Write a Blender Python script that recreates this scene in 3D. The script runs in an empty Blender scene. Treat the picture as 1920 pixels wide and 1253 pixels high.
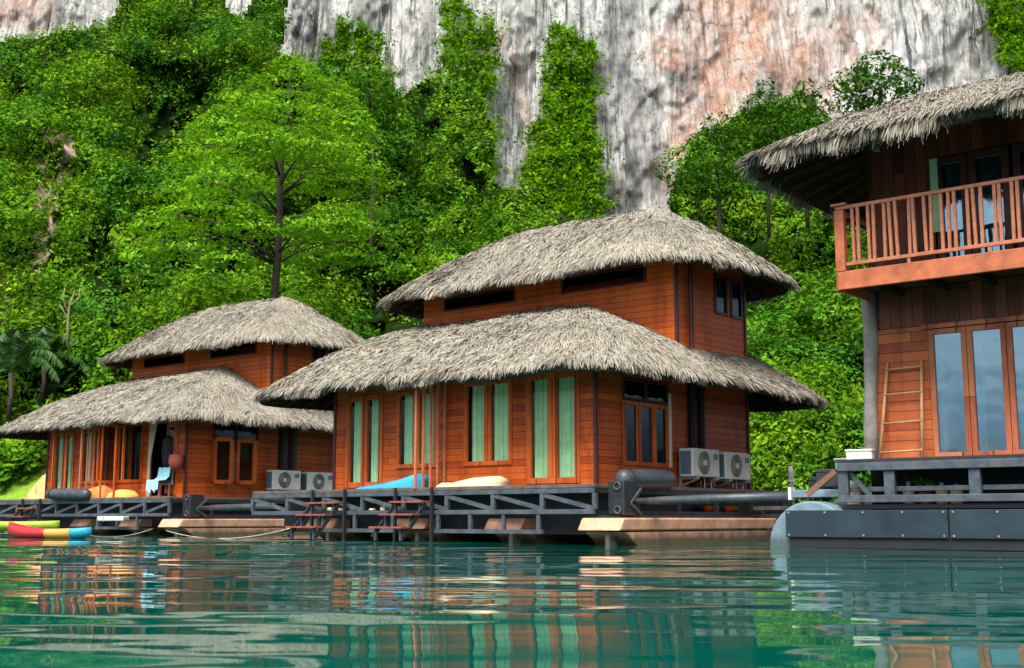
import bpy, math, random
import numpy as np
R = math.radians
sc = bpy.context.scene
COL = sc.collection
# ------------------------------------------------------------------ camera, world, sun, exposure
F = 2300.0; PITCH = math.atan((975 - 626.5) / F); CH = 0.46
cam = bpy.data.objects.new('camera', bpy.data.cameras.new('camera')); COL.objects.link(cam)
cam.location = (0, 0, CH); cam.rotation_euler = (math.pi / 2 + PITCH, 0, 0)
cam.data.sensor_width = 36; cam.data.lens = 36 * F / 1920
cam.data.clip_start = 0.05; cam.data.clip_end = 3000
sc.camera = cam
cam.data.dof.use_dof = True; cam.data.dof.focus_distance = 26; cam.data.dof.aperture_fstop = 5.6
SUN_EL, SUN_AZ = R(55), R(200)      # compass style: direction the light comes from (x=sin, y=cos)
w = bpy.data.worlds.new('World'); sc.world = w; w.use_nodes = True
nt = w.node_tree; bg = nt.nodes['Background']
sky = nt.nodes.new('ShaderNodeTexSky'); sky.sky_type = 'NISHITA'; sky.sun_disc = False
sky.sun_elevation = SUN_EL; sky.sun_rotation = SUN_AZ; sky.air_density = 1.0; sky.dust_density = 4.0; sky.ozone_density = 0.6
hsv = nt.nodes.new('ShaderNodeHueSaturation'); hsv.inputs['Saturation'].default_value = 0.22
nt.links.new(sky.outputs[0], hsv.inputs['Color']); tcw = nt.nodes.new('ShaderNodeTexCoord'); mpw = nt.nodes.new('ShaderNodeMapping'); mpw.inputs['Scale'].default_value = (1, 1, 2.6); nt.links.new(tcw.outputs['Generated'], mpw.inputs[0])
nw = nt.nodes.new('ShaderNodeTexNoise'); nw.inputs['Scale'].default_value = 2.6; nw.inputs['Detail'].default_value = 7; nt.links.new(mpw.outputs[0], nw.inputs['Vector'])
rw = nt.nodes.new('ShaderNodeValToRGB'); rw.color_ramp.elements[0].position = .40; rw.color_ramp.elements[0].color = (.50, .62, .80, 1); rw.color_ramp.elements[1].position = .62; rw.color_ramp.elements[1].color = (1.35, 1.33, 1.28, 1)
nt.links.new(nw.outputs[0], rw.inputs[0]); mw = nt.nodes.new('ShaderNodeMix'); mw.data_type = 'RGBA'; mw.blend_type = 'MULTIPLY'; mw.inputs[0].default_value = 1
nt.links.new(hsv.outputs[0], mw.inputs[6]); nt.links.new(rw.outputs[0], mw.inputs[7]); nt.links.new(mw.outputs[2], bg.inputs[0]); bg.inputs[1].default_value = 0.11
sun = bpy.data.objects.new('sun', bpy.data.lights.new('sun', 'SUN')); COL.objects.link(sun)
sun.data.energy = 2.75; sun.data.angle = R(28); sun.data.color = (1, .95, .86)
sd_ = (math.sin(SUN_AZ) * math.cos(SUN_EL), math.cos(SUN_AZ) * math.cos(SUN_EL), math.sin(SUN_EL))
from mathutils import Vector, Matrix
sun.rotation_euler = Vector(sd_).to_track_quat('Z', 'Y').to_euler()
sc.view_settings.view_transform = 'Standard'; sc.view_settings.look = 'None'
sc.view_settings.exposure = 0.98; sc.view_settings.gamma = 1
sc.render.engine = 'CYCLES'

# ------------------------------------------------------------------ geometry helpers
A_ = math.atan(2860 / math.hypot(F, 348.5))
UV_ = np.array([-math.sin(A_), math.cos(A_), 0]); VV_ = np.array([math.cos(A_), math.sin(A_), 0]); C0 = np.array([0, 0, CH])
ROTZ = -(math.pi / 2 - A_)
cp, sp = math.cos(PITCH), math.sin(PITCH)
def at(px, py, Y):
    px = np.asarray(px, float); py = np.asarray(py, float)
    dx = (px - 960) / F; dz = (626.5 - py) / F
    ry = cp - sp * dz; rz = sp + cp * dz
    t = Y / ry
    return np.stack([dx * t, np.broadcast_to(Y, t.shape) * 1.0, CH + rz * t], -1)

class MB:
    def __init__(s): s.v = []; s.f = []; s.n = 0
    def add(s, vs, fs):
        s.v.extend([tuple(map(float, p)) for p in vs]); s.f.extend([tuple(i + s.n for i in f) for f in fs]); s.n = len(s.v); return s
    def box(s, a, b):
        x0, y0, z0 = [min(p, q) for p, q in zip(a, b)]; x1, y1, z1 = [max(p, q) for p, q in zip(a, b)]
        return s.add([(x0,y0,z0),(x1,y0,z0),(x1,y1,z0),(x0,y1,z0),(x0,y0,z1),(x1,y0,z1),(x1,y1,z1),(x0,y1,z1)],
              [(0,3,2,1),(4,5,6,7),(0,1,5,4),(1,2,6,5),(2,3,7,6),(3,0,4,7)])
    def ub(s, u0, u1, v0, v1, z0, z1): return s.box((-u0, v0, z0), (-u1, v1, z1))     # box in house coordinates
    def bar(s, p, q, w, h=None):                                       # rectangular bar between points
        h = h or w; p = Vector(p); q = Vector(q); d = (q - p).normalized()
        up = Vector((0, 0, 1)) if abs(d.z) < .95 else Vector((0, 1, 0))
        a = d.cross(up).normalized() * w / 2; b = a.cross(d).normalized() * h / 2
        vs = [p-a-b, p+a-b, p+a+b, p-a+b, q-a-b, q+a-b, q+a+b, q-a+b]
        return s.add(vs, [(0,1,2,3),(7,6,5,4),(0,4,5,1),(1,5,6,2),(2,6,7,3),(3,7,4,0)])
    def tube(s, pts, rs, n=8, cap=True):
        pts = [Vector(p) for p in pts]; m = len(pts)
        if not hasattr(rs, '__len__'): rs = [rs] * m
        base = s.n; vs = []; ref = None
        for i, p in enumerate(pts):
            d = (pts[min(i+1, m-1)] - pts[max(i-1, 0)]).normalized()
            if ref is None: ref = Vector((0,0,1)) if abs(d.z) < .9 else Vector((1,0,0))
            a = d.cross(ref).normalized(); b = d.cross(a).normalized(); ref = a.cross(d)
            for k in range(n):
                t = 2 * math.pi * k / n; vs.append(p + (a * math.cos(t) + b * math.sin(t)) * rs[i])
        fs = [(i*n+k, i*n+(k+1) % n, (i+1)*n+(k+1) % n, (i+1)*n+k) for i in range(m-1) for k in range(n)]
        if cap: fs += [tuple(range(n-1, -1, -1)), tuple((m-1)*n + k for k in range(n))]
        return s.add(vs, fs)
    def prism(s, prof, axis, a, b):                                    # profile polygon (2D) extruded along axis 'x' or 'y'
        n = len(prof)
        if axis == 'x': vs = [(a, p[0], p[1]) for p in prof] + [(b, p[0], p[1]) for p in prof]
        else: vs = [(p[0], a, p[1]) for p in prof] + [(p[0], b, p[1]) for p in prof]
        return s.add(vs, [tuple(range(n)), tuple(range(2*n-1, n-1, -1))] + [(i, (i+1) % n, n+(i+1) % n, n+i) for i in range(n)])
    def obj(s, name, m, parent=None, smooth=False, bevel=0, **k):
        me = bpy.data.meshes.new(name); me.from_pydata(s.v, [], s.f)
        me.materials.append(m)
        import bmesh
        bm = bmesh.new(); bm.from_mesh(me); bmesh.ops.recalc_face_normals(bm, faces=bm.faces); bm.to_mesh(me); bm.free()
        if smooth: me.polygons.foreach_set('use_smooth', [True] * len(me.polygons))
        o = link(name, me, parent, **k)
        if bevel:
            md = o.modifiers.new('bevel', 'BEVEL'); md.width = bevel; md.segments = 2; md.limit_method = 'ANGLE'
        return o
def link(name, me, parent=None, label=None, cat=None, group=None, kind=None):
    o = bpy.data.objects.new(name, me); COL.objects.link(o)
    if parent is not None: o.parent = parent
    tag(o, label, cat, group, kind); return o
def tag(o, label=None, cat=None, group=None, kind=None):
    if label: o['label'] = label
    if cat: o['category'] = cat
    if group: o['group'] = group
    if kind: o['kind'] = kind
    return o
def thing(name, label, cat, loc=(0,0,0), rz=0, group=None):
    o = bpy.data.objects.new(name, None); COL.objects.link(o); o.location = [float(c) for c in loc]; o.rotation_euler = (0,0,rz)
    o.empty_display_size = .3
    return tag(o, label, cat, group)
def npmesh(name, V, Q, mat, parent=None, smooth=False, **k):           # V (n,3), Q (m,4) numpy
    me = bpy.data.meshes.new(name); V = np.ascontiguousarray(V, np.float32); Q = np.ascontiguousarray(Q, np.int32)
    me.vertices.add(len(V)); me.vertices.foreach_set('co', V.ravel())
    nl = Q.shape[1]; me.loops.add(Q.size); me.loops.foreach_set('vertex_index', Q.ravel())
    me.polygons.add(len(Q)); me.polygons.foreach_set('loop_start', np.arange(0, Q.size, nl, dtype=np.int32))
    me.polygons.foreach_set('loop_total', np.full(len(Q), nl, np.int32))
    if smooth: me.polygons.foreach_set('use_smooth', np.ones(len(Q), bool))
    me.update(calc_edges=True); me.materials.append(mat)
    return link(name, me, parent, **k)

# numpy value noise
def _h(ix, iy, iz, seed):
    n = (ix * 374761393 + iy * 668265263 + iz * 2147483647 + seed * 1274126177) & 0xffffffff
    n = ((n ^ (n >> 13)) * 1274126177) & 0xffffffff
    n = ((n ^ (n >> 16)) * 2246822519) & 0xffffffff
    return ((n ^ (n >> 15)) & 0xffffff) / float(0xffffff) * 2 - 1
def noise(x, y, z=0.0, seed=0):
    x = np.asarray(x, float); y = np.asarray(y, float); z = np.broadcast_to(np.asarray(z, float), x.shape)
    ix, iy, iz = np.floor(x).astype(np.int64), np.floor(y).astype(np.int64), np.floor(z).astype(np.int64)
    fx, fy, fz = x - ix, y - iy, z - iz
    fx, fy, fz = [f*f*f*(f*(f*6-15)+10) for f in (fx, fy, fz)]
    r = 0
    for a in (0, 1):
        for b in (0, 1):
            for c in (0, 1):
                r = r + _h(ix+a, iy+b, iz+c, seed) * (fx if a else 1-fx) * (fy if b else 1-fy) * (fz if c else 1-fz)
    return r
def fbm(x, y, z=0.0, o=4, seed=0):
    r = 0; a = 1; t = 0
    for i in range(o):
        r = r + a * noise(x * 2**i, y * 2**i, np.asarray(z) * 2**i, seed + i * 17); t += a; a *= .5
    return r / t
def inpoly(x, y, P):
    r = np.zeros(x.shape, bool); n = len(P)
    for i in range(n):
        x0, y0 = P[i]; x1, y1 = P[(i+1) % n]
        if y0 == y1: continue
        c = ((y0 > y) != (y1 > y)) & (x < (x1 - x0) * (y - y0) / (y1 - y0) + x0)
        r ^= c
    return r

# ------------------------------------------------------------------ materials
def mat(name):
    m = bpy.data.materials.new(name); m.use_nodes = True
    return m, m.node_tree.nodes, m.node_tree.links, m.node_tree.nodes['Principled BSDF']
def ramp(N, stops, interp='LINEAR'):
    r = N.new('ShaderNodeValToRGB'); r.color_ramp.interpolation = interp
    e = r.color_ramp.elements
    while len(e) < len(stops): e.new(.5)
    for i, (p, c) in enumerate(stops): e[i].position = p; e[i].color = (*c, 1) if len(c) == 3 else c
    return r
def math_(N, L, op, a, b=None, c=None):
    n = N.new('ShaderNodeMath'); n.operation = op
    for i, x in enumerate((a, b, c)):
        if x is None: continue
        if isinstance(x, (int, float)): n.inputs[i].default_value = x
        else: L.new(x, n.inputs[i])
    return n.outputs[0]
def mixc(N, L, f, a, b, mode='MIX'):
    n = N.new('ShaderNodeMix'); n.data_type = 'RGBA'; n.blend_type = mode
    for i, x in ((0, f), (6, a), (7, b)):
        if isinstance(x, (int, float)): n.inputs[i].default_value = x
        elif isinstance(x, tuple): n.inputs[i].default_value = (*x, 1)
        else: L.new(x, n.inputs[i])
    return n.outputs[2]
def noise_tex(N, L, vec, scale, detail=4, rough=.55, dist=0):
    n = N.new('ShaderNodeTexNoise'); n.inputs['Scale'].default_value = scale; n.inputs['Detail'].default_value = detail
    n.inputs['Roughness'].default_value = rough; n.inputs['Distortion'].default_value = dist
    if vec is not None: L.new(vec, n.inputs['Vector'])
    return n.outputs[0]
def mapping(N, L, scale, src='Object'):
    t = N.new('ShaderNodeTexCoord'); m = N.new('ShaderNodeMapping'); m.inputs['Scale'].default_value = scale
    L.new(t.outputs[src], m.inputs[0]); return m.outputs[0]
def bump(N, L, bs, h, dist=.01, st=1.0):
    b = N.new('ShaderNodeBump'); b.inputs['Distance'].default_value = dist; b.inputs['Strength'].default_value = st
    L.new(h, b.inputs['Height']); L.new(b.outputs[0], bs.inputs['Normal'])
def simple(name, col, rough=.6, var=.25, scale=8, bmp=.004, metal=0, dirt=None):
    m, N, L, b = mat(name)
    v = mapping(N, L, (1,1,1)); n = noise_tex(N, L, v, scale, 6, .6)
    r = ramp(N, [(.3, tuple(c * (1 - var) for c in col)), (.7, tuple(min(1, c * (1 + var)) for c in col))]); L.new(n, r.inputs[0])
    out = r.outputs[0]
    if dirt:
        n2 = noise_tex(N, L, v, scale * .35, 8, .7, .5); r2 = ramp(N, [(.5, (0,0,0)), (.66, (1,1,1))]); L.new(n2, r2.inputs[0])
        out = mixc(N, L, math_(N, L, 'MULTIPLY', r2.outputs[0], .6), out, dirt)
    L.new(out, b.inputs['Base Color']); b.inputs['Roughness'].default_value = rough; b.inputs['Metallic'].default_value = metal
    bump(N, L, b, n, bmp)
    return m
def plank(name, dark, mid, light, h=.135, vertical=False, length=2.3, rough=.5):
    m, N, L, b = mat(name)
    t = N.new('ShaderNodeTexCoord'); s = N.new('ShaderNodeSeparateXYZ'); L.new(t.outputs['Object'], s.inputs[0])
    al = math_(N, L, 'ADD', s.outputs[0], s.outputs[1]); up = s.outputs[2]
    if vertical: al, up = up, al
    row = math_(N, L, 'DIVIDE', up, h); rf = math_(N, L, 'FLOOR', row); fr = math_(N, L, 'FRACT', row)
    wn = N.new('ShaderNodeTexWhiteNoise'); wn.noise_dimensions = '1D'; L.new(rf, wn.inputs['W'])
    seg = math_(N, L, 'ADD', math_(N, L, 'DIVIDE', al, length), math_(N, L, 'MULTIPLY', wn.outputs[0], 7.3)); sf = math_(N, L, 'FLOOR', seg); sfr = math_(N, L, 'FRACT', seg)
    c = N.new('ShaderNodeCombineXYZ'); L.new(rf, c.inputs[0]); L.new(sf, c.inputs[1])
    w2 = N.new('ShaderNodeTexWhiteNoise'); w2.noise_dimensions = '2D'; L.new(c.outputs[0], w2.inputs['Vector'])
    g = N.new('ShaderNodeCombineXYZ')
    L.new(math_(N, L, 'MULTIPLY', al, 1.3), g.inputs[0]); L.new(math_(N, L, 'MULTIPLY', up, 16), g.inputs[1]); L.new(math_(N, L, 'MULTIPLY', w2.outputs[0], 37), g.inputs[2])
    gn = noise_tex(N, L, g.outputs[0], 2.0, 6, .6, .4)
    f = math_(N, L, 'ADD', math_(N, L, 'MULTIPLY', w2.outputs[0], .6), math_(N, L, 'MULTIPLY', math_(N, L, 'SUBTRACT', gn, .25), .8))
    r = ramp(N, [(.15, dark), (.5, mid), (.95, light)]); L.new(f, r.inputs[0])
    # dark joint lines between the boards
    e1 = math_(N, L, 'LESS_THAN', fr, .07); e2 = math_(N, L, 'LESS_THAN', sfr, .002); ed = math_(N, L, 'MAXIMUM', e1, e2)
    wx = noise_tex(N, L, mapping(N, L, (1.6,1.6,.35)), 1.5, 7, .7, .3); wr = ramp(N, [(.36, (.62,.56,.54)), (.52, (.95,.95,.95)), (.66, (1.06,1.08,1.12))]); L.new(wx, wr.inputs[0])
    col = mixc(N, L, math_(N, L, 'MULTIPLY', ed, .8), mixc(N, L, 1, r.outputs[0], wr.outputs[0], 'MULTIPLY'), tuple(c * .25 for c in dark))
    L.new(col, b.inputs['Base Color']); b.inputs['Roughness'].default_value = rough; b.inputs['Specular IOR Level'].default_value = .3
    hgt = math_(N, L, 'ADD', math_(N, L, 'MULTIPLY', math_(N, L, 'SUBTRACT', 1.0, ed), 1.0), math_(N, L, 'MULTIPLY', gn, .15))
    bump(N, L, b, hgt, .01)
    return m
def island(name, stops, rough=.8, trans=0, big=None, bigscale=.15, spec=.2):
    m, N, L, b = mat(name)
    g = N.new('ShaderNodeNewGeometry'); r = ramp(N, stops); 
    f = g.outputs['Random Per Island']
    if big:
        n = noise_tex(N, L, mapping(N, L, (1,1,1)), bigscale, 4, .6)
        f = math_(N, L, 'ADD', math_(N, L, 'MULTIPLY', f, 1 - big), math_(N, L, 'MULTIPLY', math_(N, L, 'MULTIPLY_ADD', n, 2.2, -.6), big))
    L.new(f, r.inputs[0]); co = r.outputs[0]
    if trans and name == 'hillside_leaves':        # patches of different species: cooler and yellower greens
        sp_ = ramp(N, [(.38, (.62,.84,1.5)), (.50, (1,1,1)), (.62, (1.16,1.03,1))]); L.new(noise_tex(N, L, mapping(N, L, (1,1,1)), .22, 3, .5, .4), sp_.inputs[0]); co = mixc(N, L, 1, co, sp_.outputs[0], 'MULTIPLY')
    L.new(co, b.inputs['Base Color'])
    b.inputs['Roughness'].default_value = rough; b.inputs['Specular IOR Level'].default_value = spec
    if trans:
        tr = N.new('ShaderNodeBsdfTranslucent'); L.new(mixc(N, L, 1, co, (1.25, 1.15, .6), 'MULTIPLY'), tr.inputs[0])
        mx = N.new('ShaderNodeMixShader'); mx.inputs[0].default_value = trans
        L.new(b.outputs[0], mx.inputs[1]); L.new(tr.outputs[0], mx.inputs[2]); L.new(mx.outputs[0], N['Material Output'].inputs[0])
    return m
def glass(name, tint=(.8,.9,.9), refl=.5, dark=(.01,.014,.016)):
    m, N, L, b = mat(name)
    tr = N.new('ShaderNodeBsdfTransparent'); tr.inputs[0].default_value = (*tint, 1)
    gl = N.new('ShaderNodeBsdfGlossy'); gl.inputs['Roughness'].default_value = .02; gl.inputs[0].default_value = (*(dark if dark[0] > .1 else (.42,.62,.74)), 1)
    fr = N.new('ShaderNodeLayerWeight'); fr.inputs[0].default_value = .5; pw = math_(N, L, 'POWER', fr.outputs['Facing'], 4.0)
    n = noise_tex(N, L, mapping(N, L, (1,1,1)), 1.2, 2); bp = N.new('ShaderNodeBump'); bp.inputs['Distance'].default_value = .01; L.new(n, bp.inputs['Height'])
    L.new(bp.outputs[0], gl.inputs['Normal'])
    mx = N.new('ShaderNodeMixShader'); L.new(math_(N, L, 'MULTIPLY_ADD', pw, .8, refl + .04), mx.inputs[0])
    L.new(tr.outputs[0], mx.inputs[1]); L.new(gl.outputs[0], mx.inputs[2]); L.new(mx.outputs[0], N['Material Output'].inputs[0])
    return m

M = {}
M['wall'] = plank('shaded_stained_plank_wall', (.30,.042,.006), (.50,.082,.008), (.62,.115,.011), .14, length=5.5)  # darker copy of the upper planks, lower storey's shade in the colour
M['wall2'] = plank('lit_upper_plank_wall', (.42,.066,.006), (.60,.105,.009), (.68,.135,.012), .14, length=6)  # same timber as the lower wall, brighter light put into its colour
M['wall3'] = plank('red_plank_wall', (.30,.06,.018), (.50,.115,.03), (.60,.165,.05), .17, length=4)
M['wall4'] = plank('shaded_vertical_red_planks', (.07,.016,.008), (.16,.037,.017), (.25,.065,.03), .2, True)  # plank colour darkened to carry the shadow behind the balcony
M['frame'] = plank('orange_frame_wood', (.48,.085,.010), (.56,.105,.014), (.62,.13,.022), .5, True, 5)
M['frame3'] = plank('red_frame_wood', (.30,.07,.03), (.46,.12,.05), (.56,.2,.09), .5, True, 5)
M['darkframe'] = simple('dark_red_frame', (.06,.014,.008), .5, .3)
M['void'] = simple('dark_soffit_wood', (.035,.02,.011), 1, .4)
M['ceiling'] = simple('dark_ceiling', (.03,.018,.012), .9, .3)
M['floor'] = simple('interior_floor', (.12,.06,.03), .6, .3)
M['rafter'] = simple('rafter_wood', (.08,.042,.022), 1, .4)
for k_ in ('void', 'rafter', 'ceiling'): M[k_].node_tree.nodes['Principled BSDF'].inputs['Specular IOR Level'].default_value = .05
M['rail'] = simple('salmon_rail_wood', (.46,.15,.07), .5, .25, 10)
M['beam'] = simple('salmon_beam_wood', (.46,.12,.045), .5, .35, 4, dirt=(.26,.07,.03))
M['steel'] = simple('bluish_black_steel', (.055,.068,.085), .55, .45, 6, dirt=(.11,.12,.12))
M['steel2'] = simple('black_steel', (.018,.021,.026), .5, .4, 6)
M['steel3'] = simple('navy_panel_steel', (.016,.030,.042), .35, .3, 3, dirt=(.028,.06,.07))
M['deck'] = simple('deck_boards', (.10,.08,.07), .7, .4, 6)
M['grey_disc'] = simple('faded_blue_grey_hull', (.15,.22,.26), .55, .3, 3, dirt=(.09,.15,.18))
M['pontoon'] = simple('terracotta_float', (.60,.31,.19), .6, .28, 3.5, dirt=(.34,.17,.11))
M['pontoon2'] = simple('brown_float_side', (.52,.28,.17), .6, .3, 3, dirt=(.22,.14,.09))
M['tread'] = simple('red_step_wood', (.25,.065,.04), .5, .3)
M['white'] = simple('offwhite_plastic', (.62,.62,.57), .45, .08, 5, dirt=(.45,.44,.38))
M['grill'] = simple('dark_fan_grill', (.05,.06,.065), .5, .3)
M['coil'] = simple('blue_grey_coil', (.09,.15,.22), .4, .3, 60)
M['metal'] = simple('galvanised_bracket', (.35,.36,.34), .4, .2, metal=.6)
M['rubber'] = simple('black_rubber_tube', (.045,.055,.065), .45, .35, 5, dirt=(.10,.11,.12))
M['post'] = simple('weathered_grey_post', (.27,.25,.225), .85, .4, 4, .01, dirt=(.2,.13,.1))
def algae(m, z0, col=(.05,.055,.03)):
    N, L = m.node_tree.nodes, m.node_tree.links; b = N['Principled BSDF']; src = b.inputs['Base Color'].links[0].from_socket
    t = N.new('ShaderNodeTexCoord'); sp = N.new('ShaderNodeSeparateXYZ'); L.new(t.outputs['Object'], sp.inputs[0])
    n = noise_tex(N, L, mapping(N, L, (1.6,1.6,.5)), 2.5, 8, .75); h = math_(N, L, 'MULTIPLY_ADD', n, -.34, sp.outputs[2]); r = ramp(N, [(.0, (1,1,1)), (1.0, (0,0,0))])
    L.new(math_(N, L, 'DIVIDE', math_(N, L, 'SUBTRACT', h, z0 - .17), .14), r.inputs[0]); L.new(mixc(N, L, math_(N, L, 'MULTIPLY', r.outputs[0], .85), src, col), b.inputs['Base Color'])
algae(M['pontoon'], -1.03); algae(M['grey_disc'], -1.36, (.06,.08,.07)); algae(M['steel3'], -1.27, (.02,.03,.03))
M['bluecloth'] = simple('blue_fabric', (.03,.34,.60), .8, .12, 4)
M['cream'] = simple('cream_fabric', (.66,.55,.34), .85, .12, 4)
M['orangecloth'] = simple('orange_fabric', (.75,.22,.05), .8, .12, 4)
M['yellowcloth'] = simple('yellow_fabric', (.85,.42,.10), .8, .12, 4)
M['black'] = simple('black_fabric', (.012,.013,.016), .8, .3, 6)
M['redb'] = simple('red_woven', (.30,.05,.035), .8, .5, 30)
M['towel'] = simple('pale_blue_towel', (.25,.48,.58), .9, .25, 7)
M['sheet'] = simple('pale_curtain_cloth', (.50,.44,.33), .9, .15, 3)
M['plankwood'] = simple('worn_brown_plank', (.20,.09,.055), .8, .4, 6)
M['rope'] = simple('pale_rope', (.5,.45,.34), .9, .3)
M['bamboo'] = simple('pale_bamboo', (.50,.25,.12), .5, .2, 9)
M['greencurtain'] = simple('green_curtain', (.42,.66,.38), .8, .15, 5)
M['palecurtain'] = simple('pale_curtain', (.45,.62,.56), .8, .12, 5)
M['bluecurtain'] = simple('light_blue_curtain', (.25,.50,.58), .8, .12, 5)
M['glass'] = glass('window_glass', (.93,.97,.95), .0)
M['glass_r'] = glass('reflecting_window_glass', (.3,.45,.5), .42, (.44,.68,.82))
M['blackglass'] = glass('dark_window_glass', (.25,.3,.3), .02)
M['kred'] = simple('red_kayak_plastic', (.50,.025,.03), .35, .1)
M['kyel'] = simple('yellow_kayak_plastic', (.75,.36,.07), .35, .1)
M['kblue'] = simple('blue_kayak_plastic', (.03,.36,.58), .35, .1)
M['kgreen'] = simple('green_kayak_plastic', (.34,.50,.03), .4, .1)
M['trunk'] = simple('dark_bark', (.045,.032,.022), .9, .5, 6, .03)
M['palebark'] = simple('pale_bare_bark', (.22,.19,.10), .9, .3, 6, .02)
M['thatch'] = island('dry_palm_thatch', [(0, (.08,.068,.05)), (.2, (.215,.19,.148)), (.7, (.35,.315,.25)), (1, (.53,.48,.40))], .85, 0, .45, .8)
M['thatch3'] = island('grey_palm_thatch', [(0, (.07,.06,.05)), (.2, (.19,.17,.135)), (.7, (.30,.27,.215)), (1, (.45,.41,.34))], .85, 0, .45, .8)
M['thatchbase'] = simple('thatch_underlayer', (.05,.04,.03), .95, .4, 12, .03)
LEAF = [(0, (.020,.075,.004)), (.35, (.06,.165,.008)), (.7, (.155,.32,.014)), (1, (.33,.52,.035))]
M['leaf'] = island('hillside_leaves', LEAF, .8, .2, .75, .6, 0)
M['leafA'] = island('feathery_leaves', [(0, (.08,.22,.008)), (.5, (.17,.38,.016)), (1, (.30,.54,.03))], .8, .3, .4, .8, 0)
M['leafB'] = island('dark_tree_leaves', [(0, (.010,.042,.004)), (.5, (.036,.115,.008)), (1, (.12,.24,.016))], .8, .18, .5, .6, 0)
M['leafV'] = island('vine_leaves', [(0, (.025,.09,.002)), (.5, (.085,.22,.003)), (1, (.21,.38,.008))], .8, .2, .55, .5, 0)
M['palm'] = island('palm_fronds', [(0, (.02,.07,.015)), (.5, (.05,.13,.03)), (1, (.10,.2,.05))], .45, .2)
M['under'] = simple('shaded_undergrowth', (.012,.03,.006), .95, .5, 2, .1)

# ------------------------------------------------------------------ THE SETTING
def ramp_of(N, L, sock, stops):
    r = ramp(N, stops); L.new(sock, r.inputs[0]); return r.outputs[0]
def cliff_material():
    m, N, L, b = mat('limestone_cliff')
    v = mapping(N, L, (1,.15,.8))
    def st(scale, map_, lo, hi, det=10, rough=.7, dist=.6, a=(0,0,0), z=(1,1,1)):
        r = ramp(N, [(lo, a), (hi, z)]); L.new(noise_tex(N, L, mapping(N, L, map_), scale, det, rough, dist), r.inputs[0]); return r.outputs[0]
    fine = noise_tex(N, L, v, 3.0, 10, .75, .2); mid = noise_tex(N, L, mapping(N, L, (1,.08,.2)), 1.1, 12, .8, .7)
    base = ramp(N, [(.36, (.40,.385,.365)), (.47, (.62,.60,.57)), (.60, (.80,.78,.75))]); L.new(mid, base.inputs[0]); c = base.outputs[0]
    patch = st(.11, (1,.08,.35), .42, .58, 6)                             # where streaks gather
    s1 = st(1.7, (1,.05,.06), .435, .475, 10, .74, .6)                     # thin black runs
    s2 = st(.45, (1,.05,.12), .40, .50, 12, .78, .9)                      # broad grey runs
    mul = lambda a, k: math_(N, L, 'MULTIPLY', a, k)
    inv = lambda a: math_(N, L, 'SUBTRACT', 1.0, a)
    at_ = N.new('ShaderNodeAttribute'); at_.attribute_name = 'zones'; sx = N.new('ShaderNodeSeparateColor'); L.new(at_.outputs['Color'], sx.inputs[0])
    c = mixc(N, L, mul(mul(inv(s2), .75), math_(N, L, 'MULTIPLY_ADD', st(.17, (1,.08,.5), .40, .60, 5), .85, .15)), c, mixc(N, L, fine, (.15,.15,.16), (.46,.45,.44)))
    c = mixc(N, L, mul(mul(inv(s1), .85), math_(N, L, 'MULTIPLY_ADD', patch, .9, .08)), c, (.045,.045,.055))
    nz = st(.75, (1,.08,.6), .38, .58, 11, .78); c = mixc(N, L, mul(sx.outputs[1], math_(N, L, 'MULTIPLY_ADD', nz, .85, .15)), c, mixc(N, L, fine, (.42,.19,.115), (.78,.48,.34)))
    nd = st(.8, (1,.08,.2), .40, .62); df = mul(sx.outputs[0], math_(N, L, 'MULTIPLY_ADD', inv(nd), .6, .4)); c = mixc(N, L, df, c, mixc(N, L, fine, (.045,.045,.05), (.22,.215,.21)))
    # blotches, cracks and pockets break up the runs
    c = mixc(N, L, 1, c, ramp_of(N, L, noise_tex(N, L, mapping(N, L, (1,.1,.75)), 1.9, 10, .8, .5), [(.36, (.48,.46,.44)), (.47, (.95,.95,.95)), (.6, (1,1,1))]), 'MULTIPLY')
    vo = N.new('ShaderNodeTexVoronoi'); vo.feature = 'DISTANCE_TO_EDGE'; vo.inputs['Scale'].default_value = .30
    ns = N.new('ShaderNodeTexNoise'); ns.inputs['Scale'].default_value = .8; ns.inputs['Detail'].default_value = 8; ns.inputs['Roughness'].default_value = .7; mv = mapping(N, L, (1,.05,.5)); L.new(mv, ns.inputs['Vector'])
    s3 = N.new('ShaderNodeVectorMath'); s3.operation = 'MULTIPLY_ADD'; L.new(ns.outputs['Color'], s3.inputs[0]); s3.inputs[1].default_value = (2.6,2.6,2.6); L.new(mv, s3.inputs[2]); L.new(s3.outputs[0], vo.inputs['Vector'])
    ck = ramp_of(N, L, vo.outputs['Distance'], [(0, (1,1,1)), (.022, (0,0,0))]); gate = st(.3, (1,.08,.6), .48, .56, 4)
    c = mixc(N, L, mul(mul(ck, gate), .85), c, (.05,.045,.04))
    L.new(c, b.inputs['Base Color']); b.inputs['Roughness'].default_value = 1; b.inputs['Specular IOR Level'].default_value = 0
    h = math_(N, L, 'ADD', mul(mid, 1.0), math_(N, L, 'ADD', mul(fine, .35), mul(s1, .15))); bump(N, L, b, h, .45)
    return m
def grid_mesh(name, PX, PY, D, m, mask=None, smooth=True, **k):
    V = at(PX, PY, D).reshape(-1, 3); r, c = PX.shape
    I = np.arange(r*c).reshape(r, c); Q = np.stack([I[:-1,:-1], I[:-1,1:], I[1:,1:], I[1:,:-1]], -1).reshape(-1, 4)
    if mask is not None:
        mk = mask.ravel(); Q = Q[mk[Q].any(1)]
        use = np.unique(Q); mp = np.zeros(len(V), int); mp[use] = np.arange(len(use)); V = V[use]; Q = mp[Q]
    return npmesh(name, V, Q, m, smooth=smooth, **k)
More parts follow.
